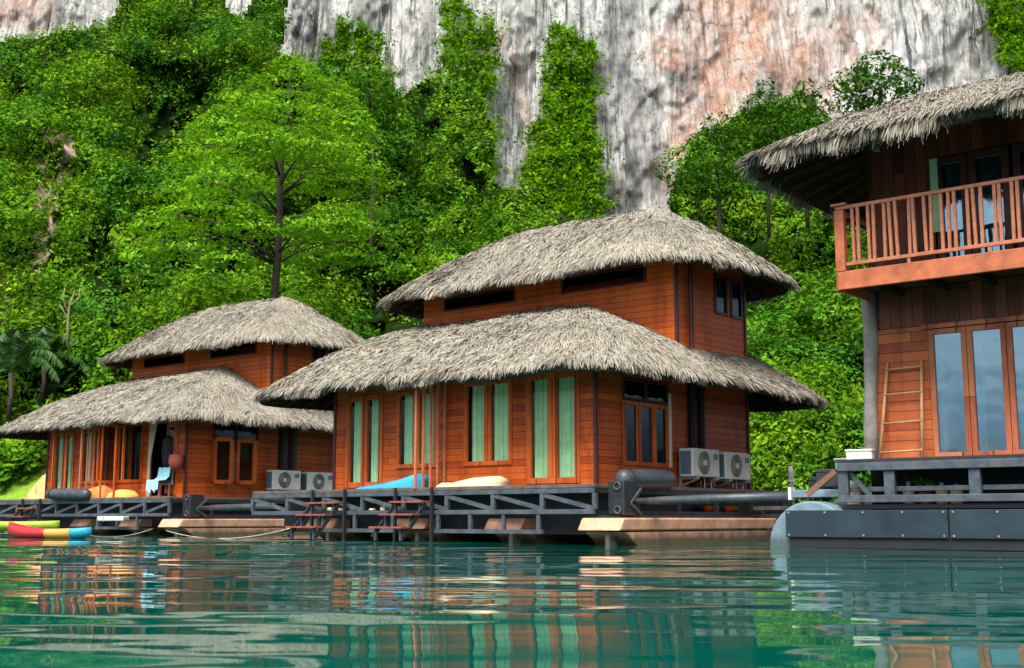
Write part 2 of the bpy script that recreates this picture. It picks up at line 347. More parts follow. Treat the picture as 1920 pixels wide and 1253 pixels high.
def cliffD(x, y):
    d = 90 + (975 - y) * .012
    xx, yy = x / 100, y / 100
    d = d + 2.6 * fbm(xx*.45+3, yy*.22, o=3, seed=5) + 1.5 * np.abs(noise(xx*1.1, yy*.22, seed=8)) + .9 * fbm(xx*2.4, yy*.9, o=3, seed=11) + .22*fbm(xx*9, yy*3, o=3, seed=2) - 1.1*np.abs(noise(xx*2.3 + .3*noise(xx, yy*2, seed=21), yy*.35, seed=22)) - .5*np.abs(noise(xx*6 + .4*noise(xx*2, yy*3, seed=23), yy*.9, seed=24)) + .5*np.abs(fbm(xx*4, yy*2.4, o=4, seed=12))
    lg = fbm(xx*.9 + 7, yy*.7 + .5*xx, o=4, seed=71); d = d - .4*np.clip((lg - .05)*6, 0, 1) + .35*np.clip((-lg - .15)*6, 0, 1)
    # rock shelf / overhang in the middle of the face
    s = y - (150 + 60*noise(xx*.8, xx*0+2.2, seed=3)) - (x-1250)*.25
    d = d + .7 * np.clip(s/60, 0, 1) * np.clip((x-1130)/60, 0, 1) * np.clip((1330-x)/60, 0, 1)
    return d
gx, gy = np.meshgrid(np.linspace(-900, 2900, 1250), np.linspace(-420, 1000, 440))
cl_ = grid_mesh('cliff', gx, gy, cliffD(gx, gy), cliff_material(), kind='structure')
def bumpz(L):
    r = np.zeros(gx.shape); wx = gx + 45*fbm(gx/70, gy/110, o=4, seed=61); wy = gy + 55*fbm(gx/80, gy/90, o=4, seed=62)
    for (a, b, c, d, k) in L: r = np.maximum(r, k*np.clip(1.5 - 1.5*np.sqrt(((wx-a)/c)**2 + ((wy-b)/d)**2), 0, 1))
    return r
dark = bumpz([(1150,60,40,190,1),(1185,240,50,110,1),(1215,330,70,110,1),(1160,400,60,90,1),(1290,130,50,30,.7),(600,80,70,110,.8),(790,60,40,120,.7),(1860,60,70,110,.75),(1740,150,26,90,.6),(960,120,26,200,.4),(700,40,30,90,.7),(380,10,50,60,.7),(1560,40,60,60,.35)])
salm = bumpz([(1270,90,80,50,1),(1400,60,110,120,1),(1360,130,90,130,1),(1490,120,90,120,.9),(1290,250,50,130,.8),(1250,330,40,80,.8),(20,20,60,60,1),(975,170,24,170,.5),(1580,70,60,80,.7),(1345,210,60,90,1),(1650,60,40,60,.5),(930,80,20,60,.6),(1340,30,90,60,.8),(60,40,50,60,.6)])
ca = cl_.data.color_attributes.new('zones', 'FLOAT_COLOR', 'POINT'); ca.data.foreach_set('color', np.stack([dark, salm, dark*0, dark*0+1], -1).astype(np.float32).ravel())

# vegetated hillside: mass outline (pixel polygons laid on its own distance field)
HILL = [(-700,60),(-40,72),(60,66),(130,50),(205,45),(222,12),(240,-40),(405,-40),(425,15),(455,30),(470,8),(486,-40),(534,-40),(532,60),(512,92),(580,112),(622,125),(735,150),(745,185),(765,170),(800,140),(835,150),
        (900,180),(925,250),(915,330),(950,352),(985,350),(1000,400),(1128,400),(1150,430),(1265,420),(1262,350),(1300,262),(1350,235),(1420,190),(1500,190),(1560,235),(1600,250),(1750,240),(1900,260),(2600,200),(2600,1000),(165,1000),(165,840),(112,832),(60,850),(0,876),(-260,888),(-700,892)]
VC1 = [(622,135),(618,88),(640,46),(668,42),(700,62),(716,100),(742,150),(735,215),(640,220)]
VC2 = [(820,165),(824,92),(838,40),(836,-40),(868,-40),(876,38),(918,42),(934,78),(926,150),(905,210),(925,262),(928,345),(860,330),(800,240)]
VC3 = [(1044,48),(1070,60),(1122,98),(1116,180),(1110,262),(1128,330),(1134,402),(1000,405),(975,358),(1000,250),(1018,170),(1030,95)]
VC4 = [(1846,-40),(2000,-40),(2000,130),(1896,122),(1876,70),(1852,30)]
def cavity(x, y):
    xx, yy = x / 100, y / 100
    return np.clip((y - 110) / 60, 0, 1) * np.clip((fbm(xx*1.5 + .2*noise(xx*4, yy*4, seed=58), yy*1.25, o=2, seed=55) - .27) * 9, 0, 1)
def hillD(x, y):
    xx, yy = x / 100, y / 100
    d = 56 + 34 * np.clip((935 - y) / 835, 0, 1.25) ** 1.15
    d = d - 5 * np.exp(-((x - 200) / 330.) ** 2) * np.clip((y - 20) / 400, 0, 1) - 3 * np.clip((x - 1380) / 200, 0, 1) * np.clip((y - 380) / 200, 0, 1)
    wx, wy = xx + .25 * noise(xx*1.3, yy*1.3, seed=31), yy + .25 * noise(xx*1.3, yy*1.3, seed=32)
    d = d + 10 * np.exp(-((x - 20) / 150.) ** 2) * np.clip((y - 740) / 110, 0, 1) + 1.5 * cavity(x, y)
    b1 = 1 - np.abs(noise(wx*.75, wy*.55, seed=41)) * 2
    b2 = 1 - np.abs(noise(wx*1.9, wy*1.6, seed=42)) * 2
    b3 = 1 - np.abs(noise(wx*4.4, wy*4.0, seed=43)) * 2
    return d - 3.0 * b1 - 2.1 * b2 - 1.0 * b3 - .55 * noise(wx*9, wy*9, seed=44)
# dark cave like gaps and bare rock strips in the hillside
GAPS = [(205,540,38,62),(195,460,20,40),(290,430,20,26),(680,480,30,40),(740,560,34,30),(330,490,22,18),(90,640,60,26),(1490,430,26,22),(60,720,40,30)]
ROCKS = [(105,300,26,48),(88,385,20,46),(72,470,14,50),(55,545,10,40),(8,560,9,60),(130,560,0,0)]
def gapf(x, y, G):
    r = np.full(x.shape, 9.0)
    for a, b, c, d in G:
        if c: r = np.minimum(r, ((x - a) / c) ** 2 + ((y - b) / d) ** 2)
    return r * (1 + .5 * noise(x/22, y/22, seed=77))
def leaves(P, Nn, size, seed, up=.5, fold=.25, aspect=.5, jit=.5):
    rg = np.random.default_rng(seed); n = len(P)
    s = size * (.5 + 1.5 * rg.random(n) ** 2.0)[:, None]
    nrm = Nn + jit * rg.normal(size=(n, 3)); nrm[:, 2] += up; nrm /= np.linalg.norm(nrm, axis=1)[:, None]
    a = rg.normal(size=(n, 3)); a[:, 2] -= .5; a -= nrm * (a * nrm).sum(1)[:, None]; a /= np.linalg.norm(a, axis=1)[:, None] + 1e-9
    b = np.cross(nrm, a)
    f = nrm * s * fold * .5
    V = np.stack([P - a*s*.5, P + b*s*aspect*.5 - f*.6, P + a*s*.55 - f, P - b*s*aspect*.5 - f*.6], 1).reshape(-1, 3)
    Q = np.arange(n*4).reshape(n, 4); T = np.concatenate([Q[:, [0,1,2]], Q[:, [0,2,3]]])
    return V, T
def scatter(poly_in, Dfn, bbox, n, size, seed, thick=.45, back=0, **k):
    rg = np.random.default_rng(seed)
    x = rg.uniform(bbox[0], bbox[2], n); y = rg.uniform(bbox[1], bbox[3], n)
    e = rg.normal(size=(2, n)) * 4
    m = poly_in(x + e[0], y + e[1]); x, y = x[m], y[m]
    D = Dfn(x, y); h = 7.0
    p0 = at(x, y, D); px = at(x + h, y, Dfn(x + h, y)) - p0; py = at(x, y + h, Dfn(x, y + h)) - p0
    nn = np.cross(px, py); nn /= np.linalg.norm(nn, axis=1)[:, None]; nn *= -np.sign((nn * (p0 - C0)).sum(1))[:, None]
    p = p0 + nn * (rg.exponential(thick, len(x)) - back)[:, None]
    return leaves(p, nn, size, seed + 1, **k)
def blob_leaves(pads, per_m2, size, seed, up=.6, flat_under=.35, droop=.0):
    rg = np.random.default_rng(seed); VV = []; TT = []; k = 0
    for (c, r) in pads:
        r = np.array(r); area = 12.6 * ((r[0]*r[1])**1.6 + (r[0]*r[2])**1.6 + (r[1]*r[2])**1.6) ** (1/1.6) / 3 ** (1/1.6)
        n = int(area * per_m2)
        d = rg.normal(size=(n, 3)); d /= np.linalg.norm(d, axis=1)[:, None]
        keep = (d[:, 2] > -.2) | (rg.random(n) < flat_under); d = d[keep]
        q = d * r; nz = fbm(q[:,0]*.9 + c[0], q[:,1]*.9, q[:,2]*1.2 + c[2], o=3, seed=seed)
        rad = (1 + .38 * nz - np.abs(rg.normal(size=len(d))) * .18); m = nz > -.32
        p = (c + q * rad[:, None])[m]; dd = (d / r); dd /= np.linalg.norm(dd, axis=1)[:, None]
        p[:, 2] -= droop * (np.hypot(q[m][:,0]/r[0], q[m][:,1]/r[1])) ** 2
        V, T = leaves(p, dd[m], size, seed + k, up=up); TT.append(T + sum(len(x) for x in VV)); VV.append(V); k += 1
    return np.concatenate(VV), np.concatenate(TT)
HB = (-260, -60, 2200, 945)
def in_hill(x, y): return inpoly(x, y, HILL) & (gapf(x, y, GAPS + ROCKS) > 1) & (cavity(x, y) < .8)
hx, hy = np.meshgrid(np.linspace(-700, 2600, 480), np.linspace(-60, 1000, 200))
V1, T1 = scatter(in_hill, hillD, HB, 560000, .23, 100, thick=.28)
# loose hanging sprays that break the surface
V2, T2 = scatter(lambda x, y: in_hill(x, y) & (noise(x/16, y/26, seed=71) > .35), lambda x, y: hillD(x, y) - .5, HB, 330000, .2, 130, thick=.4)
# rounded mounds of foliage standing out from the slope
def mound_pads(poly_in, Dfn, bbox, n, r0, r1, seed):
    rg = np.random.default_rng(seed); x = rg.uniform(bbox[0], bbox[2], n); y = rg.uniform(bbox[1], bbox[3], n); k = poly_in(x, y); x, y = x[k], y[k]
    c = at(x, y, Dfn(x, y)); r = r0 + (r1 - r0) * rg.random(len(x)) ** 2.2; out = []
    for i in range(len(x)): out.append((c[i] + np.array([0, -.7*r[i], 0]), (r[i]*rg.uniform(.8,1.3), r[i]*.9, r[i]*rg.uniform(.65,1.05))))
    return out
V3, T3 = blob_leaves(mound_pads(lambda x, y: in_hill(x, y) & in_hill(x, y - 58) & ((x > 190) | (y < 745)), hillD, (-200, 0, 2100, 930), 620,   .8, 3.0, 501), 58, .21, 502, up=.7, flat_under=.25, droop=.35)
# strands of creeper hanging in front of the mounds
rg_ = np.random.default_rng(88); P_ = []; 
for k in range(520):
    x = rg_.uniform(-150, 2050); y = rg_.uniform(40, 820)
    if not inpoly(np.array([x]), np.array([y]), HILL)[0] or (x < 190 and y > 560): continue
    p = at(x, y, hillD(np.array([x]), np.array([y]))[0] - rg_.uniform(.8, 2.4)); Ln = rg_.uniform(1.2, 5.0); n = int(Ln * 75); t_ = rg_.random(n) ** .8
    q = p + np.stack([.35*np.sin(t_*5 + k) + rg_.normal(size=n)*(.10 + .25*(1-t_)), rg_.normal(size=n)*.2, -t_*Ln], 1); P_.append(q)
P_ = np.concatenate(P_); V4, T4 = leaves(P_, np.tile([0, -.8, .5], (len(P_), 1)), .2, 89, up=.4)
V = np.concatenate([V1, V2, V3, V4]); T = np.concatenate([T1, T2 + len(V1), T3 + len(V1) + len(V2), T4 + len(V1) + len(V2) + len(V3)])
npmesh('hillside_vegetation', V, T, M['leaf'], label='dense bright green climbing foliage covering the slope below the cliff', cat='vegetation', kind='stuff')
hm = inpoly(hx, hy, [(x, y + (10 if y < 900 else 0)) for x, y in HILL])
und, N, L, b = mat('shaded_hill_backing')  # dark green backing, shade between the leaves put into its colour
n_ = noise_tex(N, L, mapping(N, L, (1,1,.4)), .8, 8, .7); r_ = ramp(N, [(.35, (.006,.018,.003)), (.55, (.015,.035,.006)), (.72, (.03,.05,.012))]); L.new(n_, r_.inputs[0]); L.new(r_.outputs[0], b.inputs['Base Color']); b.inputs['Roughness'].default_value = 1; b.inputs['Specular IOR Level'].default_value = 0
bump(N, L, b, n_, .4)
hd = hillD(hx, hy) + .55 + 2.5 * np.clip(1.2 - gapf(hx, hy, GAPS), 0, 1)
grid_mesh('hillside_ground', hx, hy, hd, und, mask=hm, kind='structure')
rockm = simple('pale_brown_rock', (.26,.18,.13), .9, .6, 1.5, .15, dirt=(.08,.06,.05))
rm_ = gapf(hx, hy, ROCKS) < 1.3
hx2, hy2 = np.meshgrid(np.linspace(-20, 150, 80), np.linspace(230, 640, 150))
grid_mesh('bare_rock_face', hx2, hy2, hillD(hx2, hy2) + .3, rockm, mask=gapf(hx2, hy2, ROCKS) < 1.4, kind='structure')
def vine(name, label, P, seed, off, n, size=.25):
    D = lambda x, y: cliffD(x, y) - off - 1.2 * (1 - np.abs(noise(x/38., y/30., seed=seed))*2) * .5 - .5 * noise(x/14., y/14., seed=seed+1)
    xs = [p[0] for p in P]; ys = [p[1] for p in P]
    V, T = scatter(lambda x, y: inpoly(x + 12*noise(x/22, y/22, seed=seed+5) + 8*noise(x/8, y/8, seed=seed+7), y + 9*noise(x/15, y/15, seed=seed+6), P), D, (min(xs)-15, min(ys)-15, max(xs)+15, max(ys)+15), n, size, seed + 9, thick=.5)
    npmesh(name, V, T, M['leafV'], label=label, cat='climbing plant', group='columns of vines on the cliff face')
vine('climbing_vine', 'short rounded mass of vines on the cliff just above the big feathery tree', VC1, 201, 3.5, 30000)
vine('climbing_vine', 'vine column with a thin tail running up to the top edge of the photo', VC2, 211, 2.5, 52000)
vine('climbing_vine', 'tall straight sided vine column standing alone on pale rock above the middle roof', VC3, 221, 2.0, 85000)
vine('climbing_vine', 'vines hanging at the top right corner of the cliff above the balcony roof', VC4, 231, 2.0, 34000)

# banks at the waterline
bank = simple('muddy_rocky_bank', (.10,.075,.05), .95, .6, 1.2, .2, dirt=(.22,.17,.12))
bx, by = np.meshgrid(np.linspace(-90, 90, 150), np.linspace(0, 1, 14))
by_ = 52 + by*10 + 1.2*noise(bx/6, by*2, seed=3)
npmesh('shore', np.stack([bx, by_, -.6 + 2.6*by + .3*noise(bx/1.3, by*5, seed=4)], -1).reshape(-1,3), np.array([(i*150+j, i*150+j+1, (i+1)*150+j+1, (i+1)*150+j) for i in range(13) for j in range(149)]), bank, smooth=True, kind='structure')
grass, N, L, b = mat('mown_grass_bank')
n_ = noise_tex(N, L, mapping(N, L, (1,1,1)), 1.1, 8, .7); r_ = ramp(N, [(.3, (.12,.24,.010)), (.7, (.24,.42,.02))]); L.new(n_, r_.inputs[0]); L.new(r_.outputs[0], b.inputs['Base Color']); b.inputs['Roughness'].default_value = .9
bump(N, L, b, noise_tex(N, L, mapping(N, L, (1,1,1)), 9, 4), .1)
def slope(name, P, Y0, Y1, m):
    px, py = np.meshgrid(np.linspace(min(p[0] for p in P), max(p[0] for p in P), 60), np.linspace(min(p[1] for p in P), max(p[1] for p in P), 40))
    t = (max(p[1] for p in P) - py) / (max(p[1] for p in P) - min(p[1] for p in P))
    return grid_mesh(name, px, py, Y0 + (Y1 - Y0)*t + .15*noise(px/9, py/9, seed=9), m, mask=inpoly(px, py, P), kind='structure')
slope('grass_slope', [(-260,965),(-260,912),(0,908),(70,875),(110,845),(160,835),(160,965)], 50.5, 54.5, grass)
slope('sandy_path', [(25,965),(55,925),(80,895),(115,870),(170,850),(170,965)], 49.6, 53.5, simple('orange_earth_path', (.62,.33,.13), .9, .2, 3))
# grass blades / low tufts along the bank
V, T = scatter(lambda x, y: inpoly(x, y, [(-200,926),(0,914),(70,881),(112,850),(160,838),(160,800),(60,830),(-200,870)]) , lambda x, y: 50.4 + 4*(965-y)/145 + 0*x, (-200,800,120,930), 12000, .3, 55, thick=.3)
npmesh('low_bushes', V, T, M['leaf'], label='low leafy undergrowth edging the mown grass bank', cat='undergrowth', kind='stuff')

# water
def water():
    rg = np.random.default_rng(7)
    Yr = [1.0]
    while Yr[-1] < 62: Yr.append(Yr[-1] * 1.0032 + .014)
    Yr = np.array(Yr); nc = 640
    s = np.linspace(-1, 1, nc); X = s[None, :] * (1.6 + .62 * Yr[:, None]); Y = np.repeat(Yr[:, None], nc, 1)
    Zz = np.zeros_like(X)
    amp_env = .65 + .55 * noise(X/3.1, Y/2.3, seed=91)
    amp_env *= np.clip(1.0 - X / (.45*Y) * 1.1, .6, 2.1)
    for i in range(54):
        lam = .24 * (5.0/.24) ** rg.random(); th = R(90) + rg.normal() * (.30 if lam > .5 else .55)
        k = 2 * math.pi / lam; a = .00085 * lam ** 1.4 * rg.uniform(.4, 1)
        fade = np.clip(lam * 60 / Y, 0, 1) * np.clip(1.3 - Y*.008/lam, .0, 1)
        Zz += a * fade * np.sin(k * (X * math.cos(th) + Y * math.sin(th)) + rg.uniform(0, 6.28) + 1.2 * noise(X/2.5, Y/2.5, seed=300+i))
    Zz *= amp_env
    r, c = X.shape; I = np.arange(r*c).reshape(r, c); Q = np.stack([I[:-1,:-1], I[:-1,1:], I[1:,1:], I[1:,:-1]], -1).reshape(-1, 4)
    Vn = np.stack([X, Y, Zz], -1).reshape(-1, 3)
    m, N, L, b = mat('lagoon_water')
    b.inputs['Base Color'].default_value = (.0001,.084,.060,1); b.inputs['Roughness'].default_value = .015; b.inputs['IOR'].default_value = 1.33
    v = mapping(N, L, (.45, 1, 1)); n = noise_tex(N, L, v, 5, 3, .5); n2 = noise_tex(N, L, v, 1.2, 2, .5)
    bump(N, L, b, math_(N, L, 'ADD', math_(N, L, 'MULTIPLY', n, .25), n2), .002)
    # far sheet lies a little lower, under the rippled sheet, and reaches the horizon
    k = len(Vn); far = np.array([[-1500,-600,-.05],[1500,-600,-.05],[1500,1500,-.05],[-1500,1500,-.05]])
    Vn = np.concatenate([Vn, far]); Q = np.concatenate([Q, [[k, k+1, k+2, k+3]]])
    npmesh('water', Vn, Q, m, smooth=True, kind='structure')
water()

# ------------------------------------------------------------------ TREES
def tree(name, label, Y, base, fork, pads, leafmat, size, per, tr, seed, group=None, droop=.3, flat=.35, bark='trunk', twigs=True):
    """base/fork: trunk pixel points at distance Y; pads: (px, py, rx, ry) in pixels, depth offset drawn at random"""
    rg = random.Random(seed)
    b0 = at(base[0], base[1], Y); b0g = Vector(b0)
    root = thing(name, label, 'tree', b0, 0, group)
    P = []; sc_ = Y / F
    for pd in pads:
        px, py, rx, ry = pd[:4]; dy = pd[4] if len(pd) > 4 else rg.uniform(-1, 1) * rx * sc_ * .9
        c = at(px, py, Y + dy) - b0; P.append((c, (rx*sc_*1.0, rx*sc_*.9, ry*sc_*(.62 if name == 'feathery_tree' else 1.0))))
    V, T = blob_leaves(P, per, size, seed, droop=droop, flat_under=flat)
    npmesh('crown', V, T, leafmat, root)
    fk = Vector(at(fork[0], fork[1], Y) - b0); t = MB(); m1 = fk * .5 + Vector((rg.uniform(-.15,.15), 0, 0))
    top = Vector(P[0][0]); 
    t.tube([(0,0,-2), (0,0,0), m1, fk, fk.lerp(top, .5) + Vector((.15,0,0)), top], [tr*1.3, tr*1.1, tr*.9, tr*.72, tr*.42, tr*.1], 10)
    for (c, r) in P[1:]:
        c = Vector(c); hd = math.hypot(c.x, c.y); zs = max(fk.z*.42, min(top.z*.93, c.z - .42*hd)); st = (fk * (zs/fk.z)) if zs < fk.z else fk.lerp(top, (zs-fk.z)/max(.1, top.z-fk.z))
        mid = st.lerp(c, .5) + Vector((rg.uniform(-.3,.3), 0, .10*(c-st).length)); t.tube([st, st.lerp(mid, .5) + Vector((0,0,.12)), mid, mid.lerp(c, .5) + Vector((0,0,.1)), c], [tr*.36, tr*.26, tr*.19, tr*.12, tr*.04], 6)
        if twigs:
            for q in range(4):
                e = c + Vector((rg.uniform(-1,1)*r[0], rg.uniform(-1,1)*r[1], rg.uniform(-.2,.5)*r[2])) * .8
                t.tube([mid.lerp(c, rg.uniform(.2, .9)), mid.lerp(e, .6), e], [tr*.13, tr*.08, tr*.03], 5)
    t.obj('trunk', M[bark], root, smooth=True)
    return root
tree('feathery_tree', 'big feathery light green tree with a tall dark trunk behind the left house', 55, (508,640), (527,300),
     [(545,125,75,34),(470,165,72,30),(615,165,70,34),(540,190,105,30,-2),(420,215,66,30),(655,215,62,36),(480,245,90,26,-3),(590,250,80,30,-3),(380,270,64,28),(680,290,50,36),(640,320,80,30),(430,310,80,28,-3),
      (340,335,62,26),(560,320,50,22,3),(400,375,95,28,-2),(300,400,60,24),(460,400,60,24,-3),(620,400,90,30,-2),(690,370,46,30,1),(350,440,80,26),(590,455,70,26,1),(660,455,60,26),(430,460,60,22,-2),(270,455,46,20)],
     M['leafA'], .17, 84, .19, 11, droop=.8, flat=.2)
tree('slender_tree', 'slim dark tree with small layered crown between feathery tree and vine column', 68, (697,420), (696,230),
     [(690,150,44,24),(665,180,44,22),(718,190,34,24),(690,215,50,22),(655,212,30,16),(728,225,26,18)], M['leafB'], .2, 55, .12, 21, group='trees standing against the cliff')
tree('round_tree', 'round dark green tree standing highest of the cliff foot trees beside balcony roof', 66, (1640,330), (1645,240),
     [(1645,120,50,28),(1600,150,42,26),(1692,150,40,28),(1640,165,62,30,-2),(1700,185,36,22),(1592,188,34,24),(1640,205,50,20)], M['leafB'], .21, 55, .13, 31, group='trees standing against the cliff')
tree('leafy_tree', 'olive green rounded tree second from right below the highest cliff tree', 65, (1512,360), (1515,270),
     [(1512,168,30,18),(1490,195,40,22),(1540,205,36,24),(1515,225,60,26,-2),(1475,240,40,24),(1560,235,26,20),(1500,265,60,26)], M['leafB'], .2, 58, .09, 41, group='trees standing against the cliff')
tree('leafy_tree', 'taller mid green tree left of the olive tree at the cliff foot', 67, (1440,380), (1442,270),
     [(1442,165,26,20),(1420,195,34,22),(1455,205,36,24),(1400,225,40,24),(1440,240,50,26,-2),(1385,262,44,24),(1430,290,60,26)], M['leafB'], .2, 58, .09, 51, group='trees standing against the cliff')
tree('leafy_tree', 'sparse tree with visible dark trunk leftmost of the trees right of the vine column', 64, (1348,420), (1350,320),
     [(1355,235,44,24),(1320,262,36,22),(1375,270,40,24),(1335,300,54,24,-2),(1300,325,34,22),(1385,315,36,24),(1325,350,56,22),(1285,372,36,20),(1370,355,40,22)], M['leafB'], .2, 50, .12, 61, group='trees standing against the cliff')
# bare dead sapling and palms on the left
t = MB(); rt = thing('bare_sapling', 'pale leafless sapling with forked top left of the left house roof', 'tree', at(128,650,50), 0)
o_ = at(128, 650, 50)
for pts, r in [([(128,650),(127,610),(130,575),(140,545)], .07), ([(129,590),(118,560),(122,540)], .04), ([(130,575),(148,560),(150,542)], .04), ([(129,600),(120,585),(112,572)], .03)]:
    t.tube([at(x, y, 50) - o_ for x, y in pts], [r, r*.8, r*.6, r*.3][:len(pts)], 6)
t.obj('trunk', M['palebark'], rt, smooth=True)
def palm(label, px, py, Y, fr, seed, L=3.6):
    rg = np.random.default_rng(seed); o = at(px, py, Y); root = thing('palm', label, 'palm', o, 0, 'arching palms left of the houses')
    MB().tube([(0,0,-2.2), (.1,0,-1.0), (0,0,0)], [.14,.12,.11], 8).obj('trunk', M['trunk'], root, smooth=True)
    VV = []; TT = []; n = 0
    for az, el in fr:
        az, el = R(az), R(el); d = np.array([math.cos(az), -abs(math.sin(az))*.6, 0]); 
        t = np.linspace(0, 1, 46)
        cx = d[None]*(t*L*math.cos(el))[:,None] + np.array([0,0,1])*(L*(math.sin(el)*t*1.3 - .85*t**2.2))[:,None]
        tg = np.gradient(cx, axis=0); tg /= np.linalg.norm(tg, axis=1)[:,None]
        sd = np.cross(tg, [0,0,1.]); sd /= np.linalg.norm(sd, axis=1)[:,None]
        for s in (-1, 1):
            for i in range(3, 46):
                ln = .85 * math.sin(math.pi * min(1, .12 + t[i]*.86)) ** .6
                e = cx[i] + sd[i]*s*ln*.75 + tg[i]*ln*.35 + np.array([0,0,-ln*.55]) + rg.normal(size=3)*.04
                wv = tg[i]*.035
                VV += [cx[i]-wv, cx[i]+wv, (cx[i]+e)/2+wv*1.3+[0,0,.06*ln], e]; TT += [(n,n+1,n+2),(n,n+2,n+3)]; n += 4
        for i in range(45):
            a = cx[i]; c = cx[i+1]; wv = sd[i]*.03
            VV += [a-wv, a+wv, c+wv, c-wv]; TT += [(n,n+1,n+2),(n,n+2,n+3)]; n += 4
    npmesh('crown', np.array(VV), np.array(TT), M['palm'], root)
palm('arching palm at the left edge above the lower thatched roof', 20, 700, 55.5, [(10,62),(35,35),(150,60),(60,78),(-20,45),(178,30),(100,70)], 5, 3.9)
palm('small palm with drooping fronds beside the pale leafless sapling', 82, 676, 57, [(5,60),(25,30),(165,55),(90,80),(195,40),(-30,55)], 6, 3.1)

# ------------------------------------------------------------------ THATCH ROOFS
def rrect(u0, u1, v0, v1, rad, n):
    """rounded rectangle loop, n points evenly by length, with outward normals"""
    pts = []; nr = []
    for cx, cy, a0 in ((u1-rad, v1-rad, 0), (u0+rad, v1-rad, 90), (u0+rad, v0+rad, 180), (u1-rad, v0+rad, 270)):
        for k in range(13):
            a = R(a0 + k*7.5); pts.append((cx + rad*math.cos(a), cy + rad*math.sin(a))); nr.append((math.cos(a), math.sin(a)))
    pts.append(pts[0]); nr.append(nr[0]); pts = np.array(pts); nr = np.array(nr)
    s = np.concatenate([[0], np.cumsum(np.linalg.norm(np.diff(pts, axis=0), axis=1))]); q = np.linspace(0, s[-1], n, endpoint=False)
    return np.stack([np.interp(q, s, pts[:,i]) for i in (0,1)], 1), np.stack([np.interp(q, s, nr[:,i]) for i in (0,1)], 1), s[-1]
